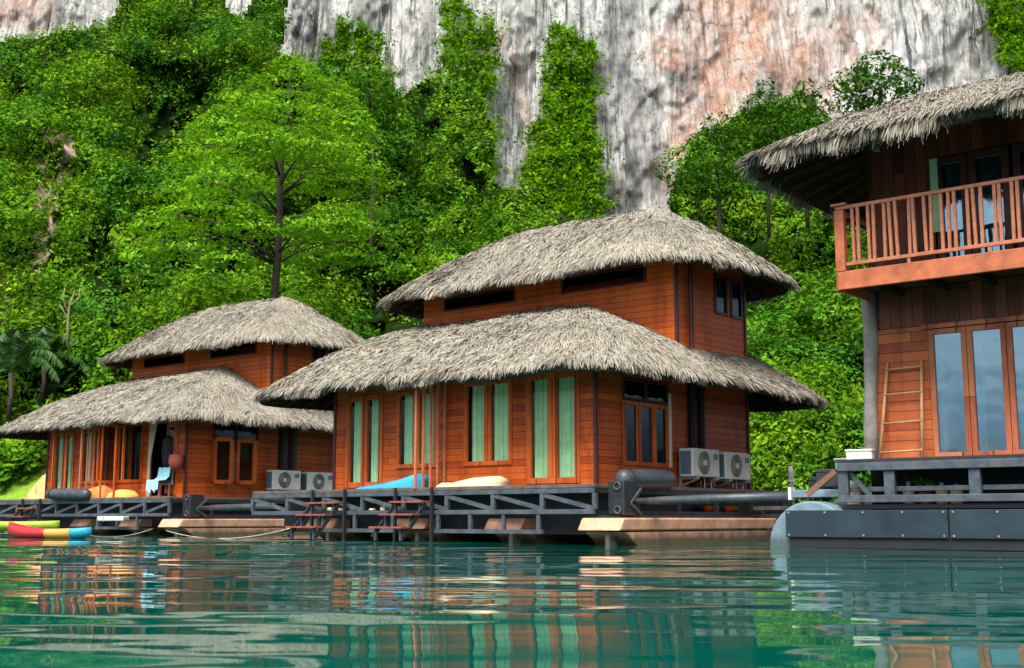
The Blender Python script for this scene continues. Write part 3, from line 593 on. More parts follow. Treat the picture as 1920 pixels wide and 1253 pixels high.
class Roof:
    def __init__(s, eave, rad, ridge, z0, prof, sag=.05, seed=1):
        s.e, s.rad, s.rg, s.z0, s.prof, s.sag, s.seed = eave, rad, ridge, z0, prof, sag, seed
        s.P, s.Nn, s.len = rrect(*eave, rad, 2400)
    def pt(s, q, t):                     # q in [0,1) round the eave, t 0 eave -> 1 ridge
        n = len(s.P); i = (np.floor(q * n).astype(int)) % n; e = s.P[i]
        r = np.stack([np.clip(e[:,0], s.rg[0], s.rg[1]), np.clip(e[:,1], s.rg[2], s.rg[3])], 1)
        xy = e * (1-t)[:,None] + r * t[:,None]
        z = s.z0 + np.interp(t, s.prof[0], s.prof[1]) + s.sag * fbm(xy[:,0]*.5, xy[:,1]*.5, o=2, seed=s.seed)
        return np.stack([-xy[:,0], xy[:,1], z], 1), r - e, s.Nn[i]
    def build(s, parent, mat_, thick=.2, density=3.8, w=.022, ln=.31, fringe=.19, name='thatched_roof', **k):
        rg = np.random.default_rng(s.seed)
        nq, ntt = 220, 18; q, t = np.meshgrid(np.linspace(0, 1, nq, endpoint=False), np.linspace(0, 1, ntt))
        T_, _, _ = s.pt(q.ravel(), t.ravel()); B_ = T_.copy(); B_[:,2] -= thick * (1 - .6 * (t.ravel()))
        B_[:, 2] -= .0
        V = np.concatenate([T_, B_]); I = np.arange(nq*ntt).reshape(ntt, nq); J = np.roll(I, -1, 1)
        Q = np.concatenate([np.stack([I[:-1], J[:-1], J[1:], I[1:]], -1).reshape(-1,4), np.stack([I[:-1], I[1:], J[1:], J[:-1]], -1).reshape(-1,4) + nq*ntt,
                            np.stack([I[0], I[0]+nq*ntt, J[0]+nq*ntt, J[0]], -1)])
        base = npmesh(name, V, Q, M['thatchbase'], parent, smooth=True, **k)
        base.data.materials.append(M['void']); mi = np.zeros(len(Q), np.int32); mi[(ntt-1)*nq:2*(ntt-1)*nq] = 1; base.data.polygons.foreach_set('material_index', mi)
        # ribbons of dry palm leaf
        depth = np.mean([abs(s.rg[2]-s.e[2]), abs(s.e[1]-s.rg[1]), abs(s.rg[0]-s.e[0])]) * 1.15
        area = s.len * depth * .75; n = int(area * density * 260)
        t = 1 - np.sqrt(rg.random(n)) if s.rg[1]-s.rg[0] < 1 else 1 - rg.random(n)**.62
        q = rg.random(n); t = t * 1.0
        t = np.clip(t, .0, .995)
        p, dn, _ = s.pt(q, t); h = .04; p2, _, _ = s.pt(q, np.clip(t - h, -.2, 1))
        # below the eave extrapolate
        p3, _, _ = s.pt(q, np.clip(t + h, 0, 1)); d = np.where((t < h)[:,None], p - p3, p2 - p); d /= np.linalg.norm(d, axis=1)[:,None] + 1e-9
        side = np.cross(d, [0,0,1.]); side /= np.linalg.norm(side, axis=1)[:,None] + 1e-9
        nz = np.cross(side, d); nz *= np.sign(nz[:,2])[:,None]
        yaw = .45 * fbm(p[:,0]*2.6, p[:,1]*2.6, o=2, seed=s.seed+3) * 1.6 + rg.normal(size=n) * .20
        d = d * np.cos(yaw)[:,None] + side * np.sin(yaw)[:,None]; side = np.cross(d, nz)
        L_ = ln * rg.uniform(.6, 1.3, n); W_ = w * rg.uniform(.5, 1.25, n); lift = rg.uniform(.0, .05, n) + .03 * noise(p[:,0]*3, p[:,1]*3, seed=s.seed+8)
        tilt = rg.normal(size=n) * .5; sd = side * np.cos(tilt)[:,None] + nz * np.sin(tilt)[:,None]
        a = p + nz * (lift - .02)[:,None] - d * .1; b = p + d*(L_*.55)[:,None] + nz*(lift + .025)[:,None]; c = p + d*L_[:,None] + nz*(lift + rg.uniform(-.03,.035,n))[:,None]
        c[:,2] -= .03
        W1 = sd * W_[:,None]
        Vr = np.stack([a - W1*.35, a + W1*.35, b + W1*.5, b - W1*.5, c + W1*.16, c - W1*.16], 1).reshape(-1,3)
        ii = np.arange(n)*6; Qr = np.concatenate([np.stack([ii, ii+1, ii+2, ii+3], 1), np.stack([ii+3, ii+2, ii+4, ii+5], 1)])
        # fringe along the eave, several layers of drooping strips
        m = int(s.len * 120 * density); q = rg.random(m); lay = rg.random(m)
        p, _, no = s.pt(q, lay * .05); out = np.stack([-no[:,0], no[:,1], 0*lay], 1)
        p[:,2] -= lay * thick * rg.random(m) * .9
        cl = fbm(q * s.len * 2.2, q*0+s.seed, o=3, seed=s.seed+20)
        dd = out * (.55 + .25*cl)[:,None] + np.array([0,0,-1.])*(.75 - .1*cl)[:,None]
        tang = np.cross(out, [0,0,1.]); dd = dd + tang * (.25 * noise(q * s.len * 3.3, q*0, seed=s.seed+21) + rg.normal(size=m)*.13)[:,None]
        dd /= np.linalg.norm(dd, axis=1)[:,None]; FL = fringe * (.8 + .9*cl) * rg.uniform(.7, 1.25, m); W_ = w * rg.uniform(.7, 1.5, m)
        tl = rg.normal(size=m)*.6; sd = tang * np.cos(tl)[:,None] + out * np.sin(tl)[:,None]
        a = p - dd*.12 + out*-.03; b = p + dd*(FL*.5)[:,None] + out*.02; c = p + dd*FL[:,None]; c[:,2] -= FL*.22; W1 = sd * W_[:,None]
        Vf = np.stack([a - W1*.4, a + W1*.4, b + W1*.5, b - W1*.5, c + W1*.15, c - W1*.15], 1).reshape(-1,3)
        ii = np.arange(m)*6; Qf = np.concatenate([np.stack([ii, ii+1, ii+2, ii+3], 1), np.stack([ii+3, ii+2, ii+4, ii+5], 1)])
        npmesh('palm_leaf_thatch', np.concatenate([Vr, Vf]), np.concatenate([Qr, Qf + len(Vr)]), mat_, base)
        # dark boarded soffit with rafters
        r = MB()
        for qq in np.arange(0, 1, 1.0/int(s.len/.62)):
            x, _, _ = s.pt(np.array([qq, qq]), np.array([.03, .8])); x[:,2] -= thick * np.array([.99,.5]) + .035
            r.bar(x[0], x[1], .05, .07)
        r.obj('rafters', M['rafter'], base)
        return base

# ------------------------------------------------------------------ HOUSE PARTS
def wall(name, m, parent, axis, pos, a0, a1, z0, z1, holes=(), th=.06):
    """wall in plane v=pos (axis 'u') or u=pos (axis 'v') with rectangular openings (a0,a1,z0,z1); thickness goes inward"""
    xs = sorted({a0, a1, *[h[0] for h in holes], *[h[1] for h in holes]}); zs = sorted({z0, z1, *[h[2] for h in holes], *[h[3] for h in holes]})
    mb = MB(); P = (lambda a, d, z: (-a, pos + d, z)) if axis == 'u' else (lambda a, d, z: (-(pos + d), a, z))
    inh = lambda x, z: any(h[0] < x < h[1] and h[2] < z < h[3] for h in holes)
    solid = lambda i, j: 0 <= i < len(xs)-1 and 0 <= j < len(zs)-1 and not inh((xs[i]+xs[i+1])/2, (zs[j]+zs[j+1])/2)
    for i in range(len(xs)-1):
        for j in range(len(zs)-1):
            if not solid(i, j): continue
            A, B, Cc, D = xs[i], xs[i+1], zs[j], zs[j+1]
            for d in (0, th): mb.add([P(A,d,Cc), P(B,d,Cc), P(B,d,D), P(A,d,D)], [(0,1,2,3)])
            if not solid(i-1, j): mb.add([P(A,0,Cc), P(A,th,Cc), P(A,th,D), P(A,0,D)], [(0,1,2,3)])
            if not solid(i+1, j): mb.add([P(B,0,Cc), P(B,th,Cc), P(B,th,D), P(B,0,D)], [(0,1,2,3)])
            if not solid(i, j-1): mb.add([P(A,0,Cc), P(B,0,Cc), P(B,th,Cc), P(A,th,Cc)], [(0,1,2,3)])
            if not solid(i, j+1): mb.add([P(A,0,D), P(B,0,D), P(B,th,D), P(A,th,D)], [(0,1,2,3)])
    return mb.obj(name, m, parent)
def panes(name, parent, axis, pos, a0, a1, z0, z1, n, m='frame', g='glass', fw=.09, mull=.2, curtain=None, proud=.03, gap=0.0, label=None, midrail=None, cfrac=(0.0,.92)):
    """framed window/door with n panes; frame proud of the wall, glass set back, wavy curtains inside"""
    B = (lambda mb, a, b, d0, d1, z, zz: mb.ub(a, b, pos+d0, pos+d1, z, zz)) if axis == 'u' else (lambda mb, a, b, d0, d1, z, zz: mb.ub(pos+d0, pos+d1, a, b, z, zz))
    f = MB(); B(f, a0, a1, -proud, .05, z1-fw, z1); B(f, a0, a1, -proud-.006, .05, z0, z0+fw)
    B(f, a0, a0+fw, -proud, .05, z0+fw, z1-fw); B(f, a1-fw, a1, -proud, .05, z0+fw, z1-fw)
    wI = (a1 - a0 - 2*fw - (n-1)*mull) / n; cells = []
    for i in range(n):
        c0 = a0 + fw + i*(wI + mull); cells.append((c0, c0+wI))
        if i < n-1: B(f, c0+wI, c0+wI+mull*.46, -proud+.004, .05, z0+fw, z1-fw); B(f, c0+wI+mull*.54, c0+wI+mull, -proud+.004, .05, z0+fw, z1-fw); B(f, c0+wI+mull*.45, c0+wI+mull*.55, -proud+.02, .045, z0+fw, z1-fw)
    fo = f.obj(name, M[m], parent, bevel=.006, label=label)
    for (c0, c1) in cells:
        p = MB(); P_ = (lambda a, z: (-a, pos+.012, z)) if axis == 'u' else (lambda a, z: (-(pos+.012), a, z)); p.add([P_(c0, z0+fw), P_(c1, z0+fw), P_(c1, z1-fw), P_(c0, z1-fw)], [(0,1,2,3)]); p.obj('pane', M[g], fo)
        if midrail: q = MB(); B(q, c0, c1, -proud+.006, .04, z0+midrail, z0+midrail+.06); q.obj('crossbar', M[m], fo)
        if curtain:
            cw = c1 - c0; A0 = c0 + cw*cfrac[0] - .03; A1 = c0 + cw*cfrac[1]; k = 40; vs = []
            for i in range(k+1):
                a = A0 + (A1-A0)*i/k; d = .095 + .035*math.sin(a*43 + math.sin(a*9)) + .014*math.sin(a*97+1)
                for z in (z0+fw*.6, z1-fw*.5): vs.append((-a, pos+d, z) if axis == 'u' else (-(pos+d), a, z))
            c = MB().add(vs, [(2*i, 2*i+2, 2*i+3, 2*i+1) for i in range(k)]); c.obj('curtain', M[curtain], fo, smooth=True)
    return fo
def ac_unit(label, O, u, v0, z, group='air conditioner units on side walls'):
    """outdoor air conditioner hung on a side wall (fan faces -u)"""
    w_, h, d = 1.12, .60, .34; t = thing('air_conditioner', label, 'air conditioner', O + UV_*u + VV_*v0 + np.array([0,0,z]), ROTZ, group)
    b = MB().box((-d, 0, 0), (0, w_, h)); b.obj('casing', M['white'], t, bevel=.02)
    c = MB(); c.box((-d+.03, -.006, .05), (-.05, .01, h-.06)); c.obj('coil', M['coil'], t)
    f = MB(); r = .245; n = 32; cy, cz = .46, h/2
    f.tube([(.001, cy, cz), (.012, cy, cz)], r, n); g = f.obj('fan_grill', M['grill'], t)
    hb = MB().tube([(.0, cy, cz), (.035, cy, cz)], .065, 18); hb.obj('hub', M['white'], g)
    bl = MB()
    for k in range(5):
        a = k*2*math.pi/5; bl.add([(.016, cy+.06*math.cos(a), cz+.06*math.sin(a)), (.022, cy+.22*math.cos(a-.25), cz+.22*math.sin(a-.25)), (.016, cy+.22*math.cos(a+.35), cz+.22*math.sin(a+.35))], [(0,1,2)])
    bl.obj('fan_blade', M['steel'], g)
    ri = MB()
    for rr in (.25, .2, .15, .1): ri.tube([(.03, cy+rr*math.cos(a), cz+rr*math.sin(a)) for a in np.linspace(0, 2*math.pi, 33)], .004, 4, False)
    ri.obj('grill_rings', M['white'], g)
    MB().box((.001, .86, .38), (.006, 1.05, .5)).obj('data_plate', M['coil'], t)
    for y in (.12, w_-.18):
        br = MB(); br.bar((-d-.05, y, .35), (-d-.05, y, -.22), .04); br.bar((-d-.05, y, -.03), (.06, y, -.03), .05); br.bar((-d-.05, y, -.2), (.04, y, -.05), .03); br.obj('bracket', M['metal'], t)
    MB().tube([(-.2, .8, 0), (-.2, .8, -.5)], .015, 6).tube([(-.12, .95, 0), (-.12, .95, -.5)], .015, 6).obj('pipe', M['metal'], t)
    return t

def floating_house(O, label, seed, left=False):
    t = thing('thatched_house', label, 'house', O, ROTZ, 'orange two storey thatched floating houses')
    U1, V1, v0 = 7.42, 6.15, 3.1
    fh = [(5.86,7.04,.06,2.16), (4.2,5.42,.46,2.16), (2.1,3.42,.46,2.24), (.38,1.72,.05,2.28)]
    wall('front_wall', M['wall'], t, 'u', 0, 0, U1, 0, 2.75, fh)
    wall('side_wall', M['wall'], t, 'v', 0, .0, V1, 0, 2.75, [(.94,2.66,.42,2.2)])
    wall('back_wall', M['wall'], t, 'u', V1-.06, 0.07, U1-.07, 0, 2.75)
    wall('side_wall', M['wall'], t, 'v', U1-.06, .07, V1-.07, 0, 2.75)
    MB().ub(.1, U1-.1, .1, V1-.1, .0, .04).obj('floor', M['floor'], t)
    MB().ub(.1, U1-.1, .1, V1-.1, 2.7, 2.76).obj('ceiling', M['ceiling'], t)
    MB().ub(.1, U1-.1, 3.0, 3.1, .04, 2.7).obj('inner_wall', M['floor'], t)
    uh = [(4.53,6.84,4.55,4.92), (.77,3.12,4.58,4.99)]
    wall('upper_front_wall', M['wall2'], t, 'u', v0, 0, 7.56, 2.77, 5.45, uh)
    wall('upper_side_wall', M['wall2'], t, 'v', 0.0, v0, V1, 2.77, 5.45, [(4.75,5.35,4.0,4.95),(5.5,6.05,4.0,4.95)])
    wall('upper_side_wall', M['wall2'], t, 'v', 7.5, v0+.07, V1-.07, 2.77, 5.45)
    wall('upper_back_wall', M['wall2'], t, 'u', V1-.06, .07, 7.5, 2.77, 5.45)
    # fascia band under the eaves
    MB().ub(-.02, U1+.02, -.035, -.003, 2.36, 2.5).obj('fascia', M['darkframe'], t)
    # corner trims and rainwater pipes
    for (u, v, z0, z1) in ((-.03,-.03,.0,2.7), (-.03,v0-.03,2.9,5.4), (U1-.02,-.03,0,2.7)):
        m = MB(); m.ub(u, u+.07, v-.0, v+.07, z0, z1); m.obj('corner_trim', M['darkframe'], t)
    MB().ub(-.035, .03, V1-.03, V1+.05, 0, 5.4).obj('corner_trim', M['darkframe'], t)
    MB().tube([(.06, 3.62, 3.0), (.06, 3.62, 5.4)], .05, 8).obj('rain_pipe', M['darkframe'], t)
    for v in (3.55, 3.95): MB().tube([(.07, v, .0), (.07, v, 2.6)], .06, 8).obj('rain_pipe', M['black'], t)
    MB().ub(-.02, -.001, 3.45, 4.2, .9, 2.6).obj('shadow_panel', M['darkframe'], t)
    # front openings
    panes('door', t, 'u', 0, 5.86, 7.04, .06, 2.16, 2, curtain='greencurtain', fw=.12, mull=.2, cfrac=(0,.96))
    panes('window', t, 'u', 0, 4.2, 5.42, .46, 2.16, 2, curtain='greencurtain', cfrac=(0,.9))
    if not left:
        panes('window', t, 'u', 0, 2.1, 3.42, .46, 2.24, 2, curtain='greencurtain', cfrac=(0,.92))
        panes('door', t, 'u', 0, .38, 1.72, .05, 2.28, 2, curtain='greencurtain', fw=.12, mull=.22, cfrac=(0,1.0))
    else:
        panes('window', t, 'u', 0, 2.1, 3.42, .46, 2.24, 2, g='blackglass', curtain='palecurtain', cfrac=(.6,.95))
        for (u, a) in ((3.40, 105), (2.12, 80)):   # casement sashes swung open
            f = MB(); h0, h1, w_ = .5, 2.2, .58; ca, sa = math.cos(R(a)), math.sin(R(a))
            P = lambda s, z: (-(u + (-ca if u > 3 else ca)*s), -.04 - sa*s, z)
            for p, q in (((0,h0),(0,h1)), ((w_,h0),(w_,h1)), ((0,h0),(w_,h0)), ((0,h1),(w_,h1))): f.bar(P(*p), P(*q), .05, .07)
            so = f.obj('open_sash', M['frame'], t); MB().add([P(.03,h0), P(w_-.03,h0), P(w_-.03,h1), P(.03,h1)], [(0,1,2,3)]).obj('pane', M['blackglass'], so)
        f = MB(); f.ub(.38,1.86,-.03,.05,2.2,2.32); f.ub(.38,.5,-.03,.05,.05,2.2); f.ub(1.74,1.86,-.03,.05,.05,2.2)
        dr = f.obj('door', M['frame'], t, label='open sliding door with dark interior')
        l = MB(); l.ub(.5,.60,.0,.04,.1,2.2); l.ub(.86,.96,.0,.04,.1,2.2); l.ub(.6,.86,.0,.04,.1,.25); l.ub(.6,.86,.0,.04,2.05,2.2); lf = l.obj('door_leaf', M['frame'], dr)
        MB().add([(-.6,.015,.25),(-.86,.015,.25),(-.86,.015,2.05),(-.6,.015,2.05)],[(0,1,2,3)]).obj('pane', M['blackglass'], lf)
        vs = []; k = 30
        for i in range(k+1):
            s = i/k
            for j, z in enumerate((.02, .9, 1.2, 2.24)):
                wd = (.16, .12, .12, .34)[j]; vs.append((-(1.72 - wd*s), -.07 - .03*math.sin(s*20+j), z))
        MB().add(vs, [(4*i+j, 4*i+4+j, 4*i+5+j, 4*i+1+j) for i in range(k) for j in range(3)]).obj('curtain', M['sheet'], dr, smooth=True)
        MB().ub(.75, 1.12, 2.9, 2.98, 1.3, 2.3).obj('back_window', M['palecurtain'], t)
    # side window with a dark transom
    if not left:
        panes('window', t, 'v', 0, .94, 2.66, .42, 1.74, 3, g='blackglass', mull=.16, cfrac=(.2,.7))
        panes('transom', t, 'v', 0, .94, 2.66, 1.76, 2.2, 2, m='darkframe', g='blackglass', fw=.05, mull=.08)
        f = MB(); f.ub(-.04,-.08, 2.62, 2.68, .42, 2.0)
        f.obj('open_sash_edge', M['white'], t)
    else:
        panes('transom', t, 'v', 0, .94, 2.66, 1.76, 2.2, 2, m='darkframe', g='blackglass', fw=.05, mull=.08)
        f = MB(); f.ub(-.01,.05,.94,1.02,.42,1.76); f.ub(-.01,.05,2.58,2.66,.42,1.76); f.ub(-.01,.05,1.02,2.58,.42,.5); wf = f.obj('window', M['frame'], t)
        for (va, vb) in ((1.0,1.45),(1.85,2.3)):
            g = MB(); u0, u1 = -.05, -.34
            P = lambda s, z: (.05 + .30*math.sin(R(35))*s*1.3, va + (vb-va)*s, z)
            for p, q in (((0,.46),(0,1.72)), ((1,.46),(1,1.72)), ((0,.46),(1,.46)), ((0,1.72),(1,1.72))): g.bar(P(*p), P(*q), .06, .12)
            so = g.obj('open_sash', M['frame'], wf); MB().add([P(.1,.5), P(.9,.5), P(.9,1.7), P(.1,1.7)], [(0,1,2,3)]).obj('pane', M['glass_r'], so)
        MB().ub(.3,.32,1.95,2.2,.5,1.4).obj('curtain', M['towel'], wf)
    for h in uh: panes('window', t, 'u', v0, h[0], h[1], h[2], h[3], 1, m='darkframe', g='blackglass', fw=.05)
    for h in ((4.75,5.35),(5.5,6.05)): panes('window', t, 'v', 0, h[0], h[1], 4.0, 4.95, 1, m='darkframe', g='blackglass', fw=.07, curtain='palecurtain', cfrac=(.6,.95))
    MB().tube([(-1.15, v0+.3, 4.78), (-1.15, v0+.36, 4.78)], .19, 20).obj('wall_clock', M['metal'], t)
    # slatted divider screen on the veranda: five bars
    s = MB()
    for i in range(5): MB().ub(3.90, 3.95, -.98 + i*.225, -.94 + i*.225, -.02, 2.5).obj('veranda_bar', M['rail'], t)
    if left:
        for (u, v) in ((5.6,-.9), (5.2,-.7), (2.9,-.9), (2.2,-.9)): MB().ub(u, u+.045, v, v+.045, -.02, 2.35).obj('veranda_post', M['frame'], t)
    # roofs
    Roof((-1.12, 9.75, -1.15, 8.75), 1.5, (2.6, 7.4, 3.3, 6.0), 2.28, ([0,.1,.3,.6,1], [0,.27,.80,1.40,2.02]), .07, seed).build(t, M['thatch'], name='lower_roof')
    Roof((-1.02, 8.75, 2.05, 7.7), 1.6, (1.55, 5.2, 4.75, 4.9), 4.95, ([0,.1,.35,.7,1], [0,.23,.74,1.35,1.78]), .06, seed+7).build(t, M['thatch'], name='upper_roof')
    return t
OM = at(1118, 910, 24.0); OL = at(345, 932, 35.8); OR = at(1640, 866, 21.5)
floating_house(OM, 'nearer orange timber house with two tiers of thatch, in the middle of the photo', 100)
floating_house(OL, 'farther orange timber house on the left with an open doorway and double thatched roof', 300, True)
def P3(O, u, v, z): return O + UV_*u + VV_*v + np.array([0,0,z])
ac_unit('first air conditioner unit on the middle house side wall, nearest its window', OM, -.45, 2.9, .24)
ac_unit('second air conditioner unit on the middle house, at the rear corner of the side wall', OM, -.45, 4.3, .22)
ac_unit('left air conditioner unit of the pair on the left house side wall', OL, -.45, 2.9, .26)
ac_unit('right air conditioner unit of the left house pair, beside the middle house deck', OL, -.45, 4.3, .24)

# ------------------------------------------------------------------ RAFTS
def pontoon(t, u, v0, v1, w=.95, z=(-.63,-.86,-1.35)):
    m = MB(); zt, zm, zb = z
    m.prism([(v0, zm), (v0+.16, zt), (v1, zt), (v1, zm)], 'x', -u-w/2, -u+w/2); p = m.obj('pontoon', M['pontoon'], t, bevel=.03)
    m = MB(); m.prism([(v0+.22, zm-.025), (v1-.05, zm-.025), (v1-.05, zb), (v0+.95, zb)], 'x', -u-w/2+.02, -u+w/2-.02); m.obj('hull', M['pontoon'], p, bevel=.02)
    m = MB(); m.box((-u-.05, v0+.3, zm-.3), (-u+.05, v0+.55, zm-.02)); m.obj('keel_post', M['post'], p)
def raft(O, label, u0, u1, v0, v1, pont, dirn=1, lower=True, skip=()):
    t = thing('raft_deck', label, 'raft', O, ROTZ, 'dark steel rafts under the orange houses')
    MB().ub(u0, u1, v0, v1, -.075, -.004).obj('deck_boards', M['deck'], t, bevel=.01)
    f = MB(); zt, zb = -.10, -.56; vf = v0 + .03
    f.ub(u0, u1, vf-.04, vf+.04, zt-.07, zt+.02); f.ub(u0, u1, vf-.04, vf+.04, zb, zb+.09)
    f.obj('chord', M['steel'], t, bevel=.008)
    n = max(2, round((u1-u0)/1.22)); st = (u1-u0)/n
    for i in range(n+1):
        u = u0 + i*st; MB().ub(u-.045, u+.045, vf-.035, vf+.035, zb+.092, zt-.072).obj('truss_post', M['steel'], t)
        if i < n:
            a, b = (u+.05, u+st-.05)
            m = MB(); (m.bar((-a, vf, zb+.11), (-b, vf, zt-.1), .05, .08) if dirn > 0 else m.bar((-a, vf, zt-.1), (-b, vf, zb+.11), .05, .08)); m.obj('brace', M['steel'], t)
    if lower:
        for (a, b) in lower:
            m = MB(); m.ub(a, b, vf-.04, vf+.04, -.93, -.85); k = max(1, round((b-a)/1.0))
            for i in range(k+1):
                u = a + .1 + (b-a-.2)*i/k; m.ub(u-.04, u+.04, vf-.03, vf+.03, -.85, zb)
            m.obj('lower_frame', M['steel'], t)
    # side along v
    m = MB(); m.ub(u0-.0, u0+.08, v0+.12, v1, zt-.07, zt+.02); m.ub(u0, u0+.08, v0+.12, v1, -.60, -.50)
    k = 6
    for i in range(1, k+1):
        v = v0 + (v1-v0)*i/k; m.ub(u0, u0+.08, v-.06, v, -.50, zt-.07)
    m.obj('side_frame', M['steel2'], t)
    MB().ub(u0+.3, u1-.1, v0+.9, v0+1.0, -.95, -.1).obj('dark_bulkhead', M['steel2'], t)
    MB().ub(u0+.55, u0+.6, v0+1.0, v1, -.62, -.1).obj('dark_bulkhead', M['steel2'], t)
    for u in pont: pontoon(t, u, v0 - (.15 if u < 0 else -.35), v1)
    MB().ub(u0-.25, u0+.2, v0+.1, v1, -.66, -.585).obj('deck_skirt', M['steel2'], t)
    return t
raft(OM, 'dark trussed raft under the middle house, resting on terracotta floats', -.62, 9.2, -.95, 8.2, (-.80, 1.9, 4.5, 7.3), 1, [(0.6,3.4),(4.5,7.0)])
raft(OL, 'dark trussed raft under the left house, partly behind the kayaks', -.62, 11.0, -.95, 8.2, (-.80, 1.9, 4.5, 7.3), -1, [(.8,3.0)])
def steps(O, u, v, label):
    t = thing('boarding_steps', label, 'steps', P3(O, u, v, -1.2), ROTZ, 'boarding steps hanging down to the water')
    for i, z in enumerate((.88, .62, .36)):
        m = MB(); m.ub(0, .95, -.28*i-.25, -.28*i, z, z+.04); m.obj('tread', M['tread'], t, bevel=.006)
        for a in (.12, .83): MB().ub(a, a+.05, -.28*i-.16, -.28*i-.1, z-.24, z-.001).obj('tread_leg', M['steel'], t)
    for a in (-.06, .98): f = MB(); f.ub(a, a+.05, -.02, .04, -.2, 1.2); f.obj('post', M['steel2'], t)
    for a in (.03, .90): MB().bar((-a, -.1, .86), (-a, -.75, .18), .04, .08).obj('stringer', M['steel2'], t)
steps(OM, 3.42, -1.05, 'boarding steps with red treads below the cream beanbag')
steps(OM, 6.0, -1.05, 'boarding steps with red treads below the blue beanbag')
steps(OL, 6.0, -1.05, 'boarding steps with red treads beside the green kayak')

# mooring arm, fender and bracket box beside the middle house
def mooring(O, label, end, u=-.85, box=True):
    s = P3(O, u, -.38, -.06)
    t = thing('mooring_pipe', label, 'mooring pipe', s, 0, 'black mooring arms linking the rafts')
    a = Vector((0,0,-.26)) + Vector(VV_)*.25; b = Vector(np.array(end) - s)
    MB().tube([a, a.lerp(b,.25), a.lerp(b,.5), b], [.045,.075,.085,.085], 12).obj('pipe', M['rubber'], t, smooth=True)
    c = thing_child = MB(); 
    def Q(uu, vv, z): return tuple(UV_*uu + VV_*vv + np.array([0,0,z]))
    vs = [Q(a_, b_, c_) for a_ in (-.12,.25) for b_ in (-.1,.36) for c_ in (-.52,.12)]
    c.add(vs, [(0,1,3,2),(4,6,7,5),(0,4,5,1),(2,3,7,6),(0,2,6,4),(1,5,7,3)]); bo = c.obj('bracket_box', M['steel2'], t, bevel=.02)
    for z in (.02, -.42): MB().tube([Vector(Q(.02+.07*math.cos(k*.7), -.12 - .0*k, z + .07*math.sin(k*.7))) for k in range(20)], .016, 6).obj('spring', M['steel'], bo)
    for z in (-.02, -.5): MB().bar(Q(-.14,.1,-.3), Q(-.14,.45,z), .03, .05).obj('brace', M['steel'], bo)
endR = at(1486, 931, 21.6)
mooring(OM, 'long black mooring pipe from the middle raft to the grey float on the right', endR)
mooring(OL, 'long black mooring pipe from the left raft to the middle raft', P3(OM, 9.2, -.2, -.35))
def fender(label, pts, r, parent=None):
    t = thing('rubber_fender', label, 'fender', pts[0], 0, 'black rubber fenders lying on the decks'); p = [Vector(q) - Vector(pts[0]) for q in pts]
    d = (p[-1]-p[0])
    MB().tube([p[0]-d*.03, p[0], p[0]+d*.05, p[0].lerp(p[-1],.5), p[-1]-d*.1, p[-1]-d*.03, p[-1]], [r*.4, r*.8, r*.95, r, r, r*.8, r*.35], 16).obj('tube', M['rubber'], t, smooth=True)
    MB().tube([p[0]+d*.1, p[0]+d*.12], r*1.04, 16).obj('strap', M['black'], t)
fender('fat black rubber fender on the deck under the middle house side window', [P3(OM,-.75,-.25,.10), P3(OM,-.75,1.55,.13)], .19)
fender('long black rubber fender on the left deck behind the steps', [P3(OL,5.3,-1.15,.14), P3(OL,3.3,-1.0,.10)], .17)

# soft furnishings on the decks
def beanbag(name, label, O, u0, u1, v, prof, m, d=.6):
    t = thing(name, label, 'beanbag', P3(O, (u0+u1)/2, v, 0), ROTZ)
    nu, nv = 36, 14; vs = []; c = (u0+u1)/2
    for i in range(nu+1):
        s = i/nu; h = np.interp(s, prof[0], prof[1]); x = -(u0 + (u1-u0)*s) + c
        for j in range(nv+1):
            a = math.pi*j/nv; vs.append((x, -math.cos(a)*d/2*(.75+.25*min(1,h*4)), .004 + h*math.sin(a)**.45*(1+.05*noise(s*7., j*.5, seed=4))))
    fs = [(i*(nv+1)+j, (i+1)*(nv+1)+j, (i+1)*(nv+1)+j+1, i*(nv+1)+j+1) for i in range(nu) for j in range(nv)]
    fs += [tuple(range(nv, -1, -1)), tuple(nu*(nv+1)+j for j in range(nv+1))]
    MB().add(vs, fs).obj('cushion', M[m], t, smooth=True)
    MB().tube([(x_, -d*.36, z_) for x_, z_ in [(-(u0 + (u1-u0)*s) + c, .01 + np.interp(s, prof[0], prof[1])*.8) for s in np.linspace(.05,.95,20)]], .008, 5).obj('seam', M[m], t)
beanbag('beanbag', 'flat bright blue beanbag rising to a point beside the slatted screen', OM, 4.12, 5.9, -.55, ([0,.04,.3,.5,1],[.30,.30,.19,.13,.02]), 'bluecloth')
beanbag('beanbag', 'cream beanbag lying on the deck below the middle house windows', OM, 1.95, 3.5, -.55, ([0,.03,.4,.8,.9,1],[.17,.20,.19,.07,.1,.05]), 'cream')
beanbag('beanbag', 'orange cushion on the left deck next to the black fender', OL, 3.0, 4.6, -.45, ([0,.1,.3,.7,1],[.08,.26,.38,.25,.05]), 'orangecloth')
beanbag('beanbag', 'yellow cushion on the left deck nearest the open doorway', OL, 1.75, 2.75, -.55, ([0,.15,.5,.85,1],[.06,.2,.24,.16,.04]), 'yellowcloth')
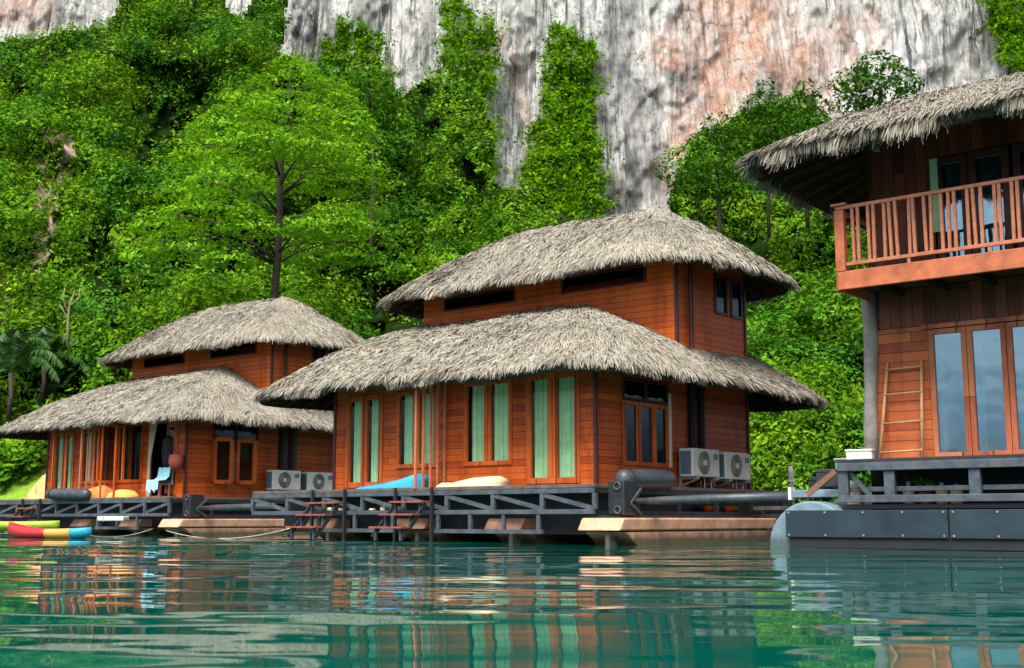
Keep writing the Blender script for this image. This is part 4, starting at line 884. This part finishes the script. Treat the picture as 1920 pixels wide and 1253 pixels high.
# chair with towel, hanging wetsuit, woven basket in the left doorway
t = thing('wooden_chair', 'small wooden chair in the left house doorway under the pale blue towel', 'chair', P3(OL, .68, -.35, 0), ROTZ)
MB().ub(-.24,.24,-.2,.2,.42,.46).obj('seat', M['rafter'], t)
MB().ub(-.24,.24,.17,.2,.5,.8).obj('backrest', M['rafter'], t)
for a in (-.2,.2):
    for b_ in (-.17,.17): MB().ub(a-.02,a+.02,b_-.02,b_+.02,0,.42).obj('leg', M['rail'], t)
vs = []
for i in range(17):
    s = i/16; x = -.3 + .6*s
    for (y, z) in ((.24,.35),(.23,.84),(.14,.86),(.1,.6),(-.02,.5),(-.26,.48),(-.28,.16+.05*math.sin(i))): vs.append((x, y + .02*math.sin(s*23), z + .012*math.sin(s*17)))
MB().add(vs, [(7*i+j, 7*i+7+j, 7*i+8+j, 7*i+1+j) for i in range(16) for j in range(6)]).obj('towel', M['towel'], None, smooth=True, label='pale blue towel draped over the chair in the doorway', cat='towel').matrix_world = Matrix.Translation(Vector(P3(OL,.68,-.35,0))) @ Matrix.Rotation(ROTZ, 4, 'Z')
t = thing('hanging_wetsuit', 'black wetsuit hanging in the open doorway of the left house', 'wetsuit', P3(OL, .86, .05, 1.85), ROTZ)
w_ = MB(); 
w_.tube([(0,0,-.02),(0,0,-.12),(0,0,-.2),(0,0,-.55),(0,0,-.95)], [.05,.17,.2,.15,.17], 14); w_.tube([(-.18,0,-.15),(-.27,0,-.45),(-.26,0,-.85)], [.09,.075,.05], 10); w_.tube([(.18,0,-.15),(.25,0,-.45),(.24,0,-.85)], [.09,.075,.05], 10)
w_.tube([(-.08,0,-.9),(-.1,0,-1.3),(-.09,0,-1.6)], [.1,.085,.06], 10); w_.tube([(.08,0,-.9),(.1,0,-1.3),(.09,0,-1.6)], [.1,.085,.06], 10)
w_.obj('suit', M['black'], t, smooth=True); MB().tube([(0,0,-.05),(0,0,.12),(.04,0,.18)], .012, 6).obj('hook', M['metal'], t)
t = thing('woven_basket', 'dark red woven basket hanging at the edge of the left doorway', 'basket', P3(OL, .14, -.22, 1.0), ROTZ)
MB().tube([(0,0,-.2),(0,0,-.17),(0,0,0),(0,0,.2),(0,0,.22)], [.1,.17,.22,.2,.15], 16).obj('body', M['redb'], t, smooth=True)
MB().tube([(-.16,0,.2),(-.1,0,.4),(0,0,.46),(.1,0,.4),(.16,0,.2)], .012, 6).obj('handle', M['redb'], t)

# kayaks
def kayak(label, p, q, wd, h, segs, bow_up=.18, name='kayak'):
    p = Vector(p); q = Vector(q); L_ = (q-p).length; ang = math.atan2(q.y-p.y, q.x-p.x)
    t = thing(name, label, 'kayak', p, ang); n = 40
    def ring(s):
        hw = wd/2 * max(.02, math.sin(math.pi*min(1,max(0,s))) ** .55); zt = h*(.62 + .0*s) + bow_up*(2*abs(s-.5))**2.6*(1 if s < .5 else .25); zb = -.06 + .75*bow_up*(2*abs(s-.5))**4
        x = s*L_; return [(x, -hw*.45, zb), (x, -hw*.9, zb+(zt-zb)*.35), (x, -hw, zt-.05), (x, -hw*.8, zt), (x, -hw*.55, zt-.07), (x, hw*.55, zt-.07), (x, hw*.8, zt), (x, hw, zt-.05), (x, hw*.9, zb+(zt-zb)*.35), (x, hw*.45, zb)]
    for (s0, s1, m) in segs:
        k = max(3, int(n*(s1-s0))); vs = []
        for i in range(k+1): vs += ring(s0+(s1-s0)*i/k)
        fs = [(i*10+j, (i+1)*10+j, (i+1)*10+(j+1) % 10, i*10+(j+1) % 10) for i in range(k) for j in range(10)] + [tuple(range(9,-1,-1)), tuple(k*10+j for j in range(10))]
        MB().add(vs, fs).obj('hull', M[m], t, smooth=True)
    MB().ub(-L_*.5+.35, -L_*.5-.35, -wd*.22, wd*.22, h*.4, h*.62).obj('seat_well', M['black'], t)
def on_w(px, Y, z=0.0): a = at(px, 975, Y); a[2] = z; return a
kayak('red, yellow and blue kayak floating at the left edge of the photo', on_w(17, 31.5, .03), on_w(172, 30.6, .03), .75, .34, [(0,.55,'kred'),(.55,.82,'kyel'),(.82,1,'kblue')])
kayak('lime green kayak behind the red one at the left edge', on_w(-75, 34.0, .22), on_w(112, 33.6, .22), .75, .32, [(0,1,'kgreen')], .1)
# rope, jug
def rope(label, pts, r=.011): 
    o = MB().tube(pts, r, 6).obj('rope', M['rope'], None, smooth=True, label=label, cat='rope', group='mooring ropes at the waterline')
def cat(a, b, sag, n=14): a = np.array(a); b = np.array(b); return [a*(1-s) + b*s - np.array([0,0,sag*4*s*(1-s)]) for s in np.linspace(0,1,n)]
rope('pale rope looping from the kayak to the left terracotta float', cat(on_w(165, 31.2, .08), P3(OL,-.4,-1.3,-.9), .12))
rope('pale rope between the left float and the steps under the blue beanbag', cat(P3(OL,-.9,-1.2,-.95), P3(OM,7.2,-1.5,-.85), .22))
t = thing('foam_float', 'dirty white foam slab lying under the left deck truss', 'float', P3(OL, 1.6, -1.25, -.62), ROTZ+.35)
MB().box((-.45,-.15,-.07),(.45,.15,.07)).obj('slab', M['white'], t, bevel=.03); MB().box((-.25,-.16,-.075),(-.2,.16,.075)).obj('strap', M['rope'], t)

# ------------------------------------------------------------------ RIGHT HOUSE
def right_house(O):
    t = thing('balcony_house', 'two storey red timber house with a balcony and shaggy thatch at the right edge', 'house', O, ROTZ)
    W = -9.0; D_ = 5.0
    wall('front_wall', M['wall3'], t, 'u', 0, W, -.06, 0, 2.3, [(-4.96,-1.05,.02,2.24)])
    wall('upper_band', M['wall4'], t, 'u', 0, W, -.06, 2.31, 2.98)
    wall('side_wall', M['wall3'], t, 'v', -.12, .05, D_, 0, 2.98)
    wall('side_wall', M['wall3'], t, 'v', W, .05, D_, 0, 2.98)
    wall('back_wall', M['wall3'], t, 'u', D_, W, -.13, 0, 5.6)
    MB().ub(-.15, W, .1, D_, .0, .04).obj('floor', M['floor'], t)
    MB().ub(-.2, W, 3.0, 3.1, .04, 2.98).obj('inner_wall', M['floor'], t)
    MB().tube([(-.02,-.02,0),(-.03,-.03,.6),(.0,-.03,1.2),(.04,-.02,2.0),(.03,-.02,2.98)], [.14,.13,.115,.13,.125], 12).obj('post', M['post'], t, smooth=True)
    # sliding doors: 6 tall panes
    for i, (a, b_) in enumerate(((-1.70,-1.06), (-2.35,-1.71), (-3.0,-2.36), (-3.65,-3.01), (-4.3,-3.66), (-4.95,-4.31))):
        panes('sliding_door', t, 'u', 0, a, b_, .03, 2.22, 1, m='frame3', g='glass_r', fw=.088, curtain='palecurtain', cfrac=(.78,1.0))
    MB().ub(W, -.95, -.05, -.003, 2.235, 2.31).obj('lintel', M['frame3'], t)
    # upper storey
    v1 = -.2
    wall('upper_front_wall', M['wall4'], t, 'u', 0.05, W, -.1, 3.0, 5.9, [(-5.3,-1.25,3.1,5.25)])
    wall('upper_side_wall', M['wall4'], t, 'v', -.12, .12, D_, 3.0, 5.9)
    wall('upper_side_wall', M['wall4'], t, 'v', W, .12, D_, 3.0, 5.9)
    for (a, b_, cf) in ((-1.86,-1.30,(.0,.98)), (-2.55,-1.88,(.1,.9)), (-3.3,-2.62,(.3,1)), (-4.1,-3.34,(0,.5)), (-5.0,-4.2,(0,.5))):
        panes('upper_sliding_door', t, 'u', .05, a, b_, 3.08, 5.22, 1, m='darkframe', g='glass_r', fw=.12, curtain='bluecurtain', cfrac=cf)
    MB().ub(-1.25,-1.38,-.06,-.02,3.9,5.2).obj('curtain', M['greencurtain'], t)
    # balcony
    fl = MB().ub(-.1, W, -1.38, -.003, 2.99, 3.04).obj('balcony_floor', M['rafter'], t)
    MB().ub(-.10, W, -1.46, -1.385, 2.82, 3.13).obj('front_beam', M['beam'], t, bevel=.01)
    MB().ub(-.098, -.04, -1.38, .0, 2.82, 3.13).obj('side_beam', M['beam'], t, bevel=.01)
    for u in np.arange(-.6, W, -.8): MB().ub(u, u-.07, -1.38, 0, 2.86, 2.985).obj('joist', M['void'], t)
    rl = MB().ub(-.1, W, -1.45, -1.38, 4.20, 4.26).obj('handrail', M['rail'], t, bevel=.008)
    MB().ub(-.26, W, -1.44, -1.39, 3.22, 3.28).obj('bottom_rail', M['rail'], t, bevel=.006)
    MB().ub(-.08, -.25, -1.47, -1.33, 3.13, 4.19).obj('corner_post', M['beam'], t, bevel=.012)
    MB().ub(-.04, -.31, -1.50, -1.30, 4.262, 4.30).obj('post_cap', M['rail'], t, bevel=.006)
    MB().ub(-.1, -.05, -1.3, .0, 4.20, 4.26).obj('side_handrail', M['rail'], t)
    u = -.40; rg = random.Random(3)
    for grp in range(26):
        k = (2,2,3,2,2,3,3)[grp % 7]
        for j in range(k):
            tl = rg.uniform(-.02,.02); MB().bar((-u, -1.415, 3.28), (-u+tl, -1.415, 4.2), .05, .045).obj('baluster', M['rail'], t)
            u -= .085 if k < 3 else .105
        u -= .10
        if u < W+.3: break
    for u in np.arange(-1.3, W, -1.3): MB().ub(u, u-.05, -1.43, -1.4, 3.13, 3.22).obj('rail_spacer', M['rail'], t)
    # eave pipe / lamp
    MB().tube([(1.0,-1.7,5.32), (3.4,-1.7,5.33)], .035, 8).obj('gutter_pipe', M['steel'], t)
    l = MB().tube([(.9,-1.5,5.3), (.9,-1.5,5.18)], .02, 6).tube([(.9,-1.5,5.2), (.9,-1.5,5.08)], [.03,.06], 10).obj('ceiling_lamp', M['metal'], t)
    Roof((-12.0, 1.5, -2.15, 6.6), 1.1, (-8.0, -2.6, 2.0, 2.4), 5.33, ([0,.08,.3,.65,1], [0,.18,.60,1.2,1.7]), .08, 900).build(t, M['thatch3'], thick=.26, density=4.4, w=.022, ln=.33, fringe=.27, name='roof')
    return t
right_house(OR)
# ladder leaning on the wall
t = thing('bamboo_ladder', 'bamboo ladder leaning against the planks beside the glass doors', 'ladder', P3(OR, -.6, -.28, 0), ROTZ)
for s in (-1, 1): MB().tube([(s*.37-.02, 0, 0), (s*.30+.03, .24, 1.70)], [.032,.026], 10).obj('rail', M['bamboo'], t, smooth=True)
for z in (.14,.64,1.14,1.58): MB().tube([(-.37+z*.05, z*.141-.02, z), (.37-z*.02, z*.141-.02, z+.02)], .018, 8).obj('rung', M['bamboo'], t, smooth=True)
# barge
def barge(O):
    t = thing('steel_barge', 'dark steel barge with navy panels carrying the balcony house', 'barge', O, ROTZ)
    W = -9.5; v = -1.15
    MB().ub(.20, W, v, 6, -.06, -.004).obj('deck_boards', M['steel2'], t)
    MB().ub(.18, W, v-.02, v+.08, -.20, -.064).obj('deck_edge', M['steel'], t, bevel=.01)
    for u in (.10, -.70, -2.08, -3.5, -4.9): MB().ub(u+.09, u-.09, v+.02, v+.12, -.62, -.20).obj('post', M['steel'], t, bevel=.01)
    for (z0, z1, vv) in ((-.54,-.46,.16), (-.72,-.60,.0)): MB().ub(.2, W, v+vv, v+vv+.09, z0, z1).obj('side_beam', M['steel'], t, bevel=.01)
    MB().ub(.1, W, v+1.2, v+1.3, -1.3, -.1).obj('dark_bulkhead', M['black'], t)
    MB().ub(.15, W, v+.1, v+1.2, -.82, -.75).obj('inner_deck', M['steel2'], t)
    b = MB().bar((-.05, v+.1, -.15), (.35, v+.1, -.62), .05, .07); b.obj('brace', M['steel'], t)
    for (a, b_) in ((1.0,-1.75), (-1.78,-4.6), (-4.63,-7.6)):
        p = MB().ub(a, b_, v-.32, v-.27, -1.31+.02, -.845).obj('panel', M['steel3'], t, bevel=.008)
        for u in np.linspace(a-.06, b_+.06, 5):
            for z in (-.88, -1.25): MB().tube([(-u, v-.33, z), (-u, v-.322, z)], .018, 8).obj('bolt', M['metal'], p)
    MB().ub(.96, W, v-.26, v+.6, -1.3, -.86).obj('float_body', M['steel2'], t)
    MB().ub(.96, W, v-.28, v+.4, -1.46, -1.302).obj('waterline_strake', M['black'], t)
    c = MB(); n = 40; r = .77; uc, zc = .60, -1.46
    vs = [(-uc + r*math.cos(a), vv, zc + r*math.sin(a)) for vv in (v-.22, v+5) for a in np.linspace(0, 2*math.pi, n, endpoint=False)]
    c.add(vs, [tuple(range(n)), tuple(range(2*n-1, n-1, -1))] + [(i, (i+1) % n, n+(i+1) % n, n+i) for i in range(n)]); c.obj('round_float', M['grey_disc'], t, smooth=False, bevel=.03)
    return t
barge(OR)
# clutter on and behind the barge end
def crate(name, label, c, O, u, v, z, s, m, top=None, group=None):
    t = thing(name, label, c, P3(O, u, v, z), ROTZ + .1, group); MB().box((-s[0]/2,-s[1]/2,0),(s[0]/2,s[1]/2,s[2])).obj('body', M[m], t, bevel=.02)
    MB().box((-s[0]/2-.012,-s[1]/2-.012,s[2]*.86),(s[0]/2+.012,s[1]/2+.012,s[2]+.012)).obj('lid', M[top or m], t, bevel=.01)
crate('storage_box', 'off white box on the barge deck against the weathered post', 'box', OR, .18, -.1, 0, (.46,.4,.2), 'white')
crate('storage_box', 'low grey box left of the white one beyond the barge deck', 'box', OR, .62, .4, -.12, (.45,.4,.2), 'metal')
crate('equipment_box', 'black equipment box at the left end of the barge', 'box', OR, 1.05, .0, -.62, (.28,.35,.36), 'black')
crate('equipment_box', 'dark steel box behind the slanting brown plank', 'box', OR, .55, -.5, -.45, (.45,.5,.30), 'steel2')
t = thing('plank', 'slanting brown plank propped above the round grey float', 'plank', P3(OR, .72, -1.2, -.58), ROTZ); MB().bar((0,0,0), (.5,.05,.38), .05, .09).obj('board', M['plankwood'], t)
t = thing('mooring_bracket', 'pale grey horizontal beam joining the mooring pipe to the barge', 'bracket', P3(OR, 1.12, -.95, -.62), ROTZ); MB().box((0,0,0),(.9,.12,.13)).obj('beam', M['grey_disc'], t, bevel=.01); MB().box((-.06,-.03,-.04),(-.005,.15,.18)).obj('flange', M['white'], t)
# walkway behind, between rafts
t = thing('walkway', 'dark walkway between the middle house and the barge', 'walkway', P3(OM, -.7, 5.0, 0), ROTZ)
MB().box((0,0,-.45),(6.2,1.2,-.37)).obj('boards', M['deck'], t); m = MB()
for x in np.arange(0.2, 6.2, .9): m.box((x,0,-.9),(x+.08,.1,-.452))
m.box((0,-.02,-.62),(6.2,.06,-.54)); m.obj('frame', M['steel2'], t)
t = thing('wooden_pile', 'short weathered wooden pile standing beside the dark walkway', 'post', at(1483, 925, 33), 0)
MB().tube([(0,0,-1.2),(0,0,0),(.02,0,.55),(0,0,.72)], [.09,.085,.08,.06], 9).obj('pile', M['post'], t, smooth=True); MB().tube([(0,0,.3),(0,0,.36)], .095, 9).obj('rope_ring', M['rope'], t)
# small things tucked on the rafts
for i, u in enumerate((6.62, 6.25, 5.92, 5.3, 4.95, 4.7)):
    t = thing('foam_block', ('leftmost', 'second from left', 'third from left', 'third from right', 'second from right', 'rightmost')[i] + ' of the small cream foam blocks on the middle raft truss', 'foam block', P3(OM, u, -.84, -.468), ROTZ + .3*math.sin(i*2.1), 'foam blocks in the middle raft truss')
    h = .08 + .03*math.sin(i*3.7); MB().prism([(-.04,0),(.05,0),(.06,h*.6),(.02,h),(-.05,h*.8)], 'x', -.07, .06+.02*math.sin(i)).obj('block', M['cream'], t, bevel=.012)
for i, (v, lab) in enumerate(((3.9, 'orange plastic buoy under the side of the middle house, left one of two'), (4.75, 'orange plastic buoy under the side of the middle house, right one of two'))):
    t = thing('buoy', lab, 'buoy', P3(OM, -.28, v, -.42), ROTZ, 'orange buoys under the middle house')
    MB().tube([(0,-.26,0),(0,-.24,0),(0,-.1,0),(0,.1,0),(0,.24,0),(0,.28,0)], [.04,.07,.09,.09,.07,.03], 12).obj('body', M['frame'], t, smooth=True)
    MB().tube([(0,.28,0),(0,.33,.02)], .02, 6).obj('eye', M['white'], t)
t = thing('plastic_crate', 'teal plastic crate on the raft edge beside the dark walkway', 'crate', P3(OM, -.9, 5.6, -.75), ROTZ)
MB().box((-.2,-.15,0),(.2,.15,.26)).obj('body', M['bluecurtain'], t, bevel=.02); MB().box((-.22,-.17,.2),(.22,.17,.24)).obj('rim', M['greencurtain'], t)
for i, (u, h, m, lab, nm, c_) in enumerate(((.22,.40,'white','pale upright box standing inside the left bay of the barge frame','storage_box','box'), (-.72,.36,'white','white plastic jug in the middle bay of the barge frame, left of the potted plant','jug','jug'), (-1.28,.33,'cream','cream plastic jug right of the potted plant in the barge frame','jug','jug'), (-1.52,.30,'cream','small cream jug beside the right hand post of the barge middle bay','jug','jug'))):
    t = thing(nm, lab, c_, P3(OR, u, -.35, -.745), ROTZ + .2*i)
    if i == 0: MB().box((-.12,-.1,0),(.12,.1,h)).obj('body', M['cream'], t, bevel=.015); MB().box((-.13,-.11,h-.06),(.13,.11,h+.01)).obj('lid', M['white'], t)
    else: MB().tube([(0,0,0),(0,0,.02),(0,0,h*.7),(0,0,h*.86),(0,0,h)], [.07,.1,.1,.035,.035], 14).obj('body', M[m], t, smooth=True); MB().tube([(0,0,h),(0,0,h+.025)], .042, 10).obj('cap', M['bluecloth'], t)
t = thing('potted_plant', 'small leafy green plant in a pot inside the middle bay of the barge frame', 'plant', P3(OR, -1.0, -.35, -.745), ROTZ)
MB().tube([(0,0,0),(0,0,.2)], [.08,.11], 12).obj('pot', M['tread'], t)
rg_ = np.random.default_rng(5); pp = rg_.normal(size=(160,3))*np.array([.10,.10,.06]) + np.array([0,0,.30]); V, T = leaves(pp, rg_.normal(size=(160,3)), .09, 6); npmesh('foliage', V, T, M['leafV'], t)
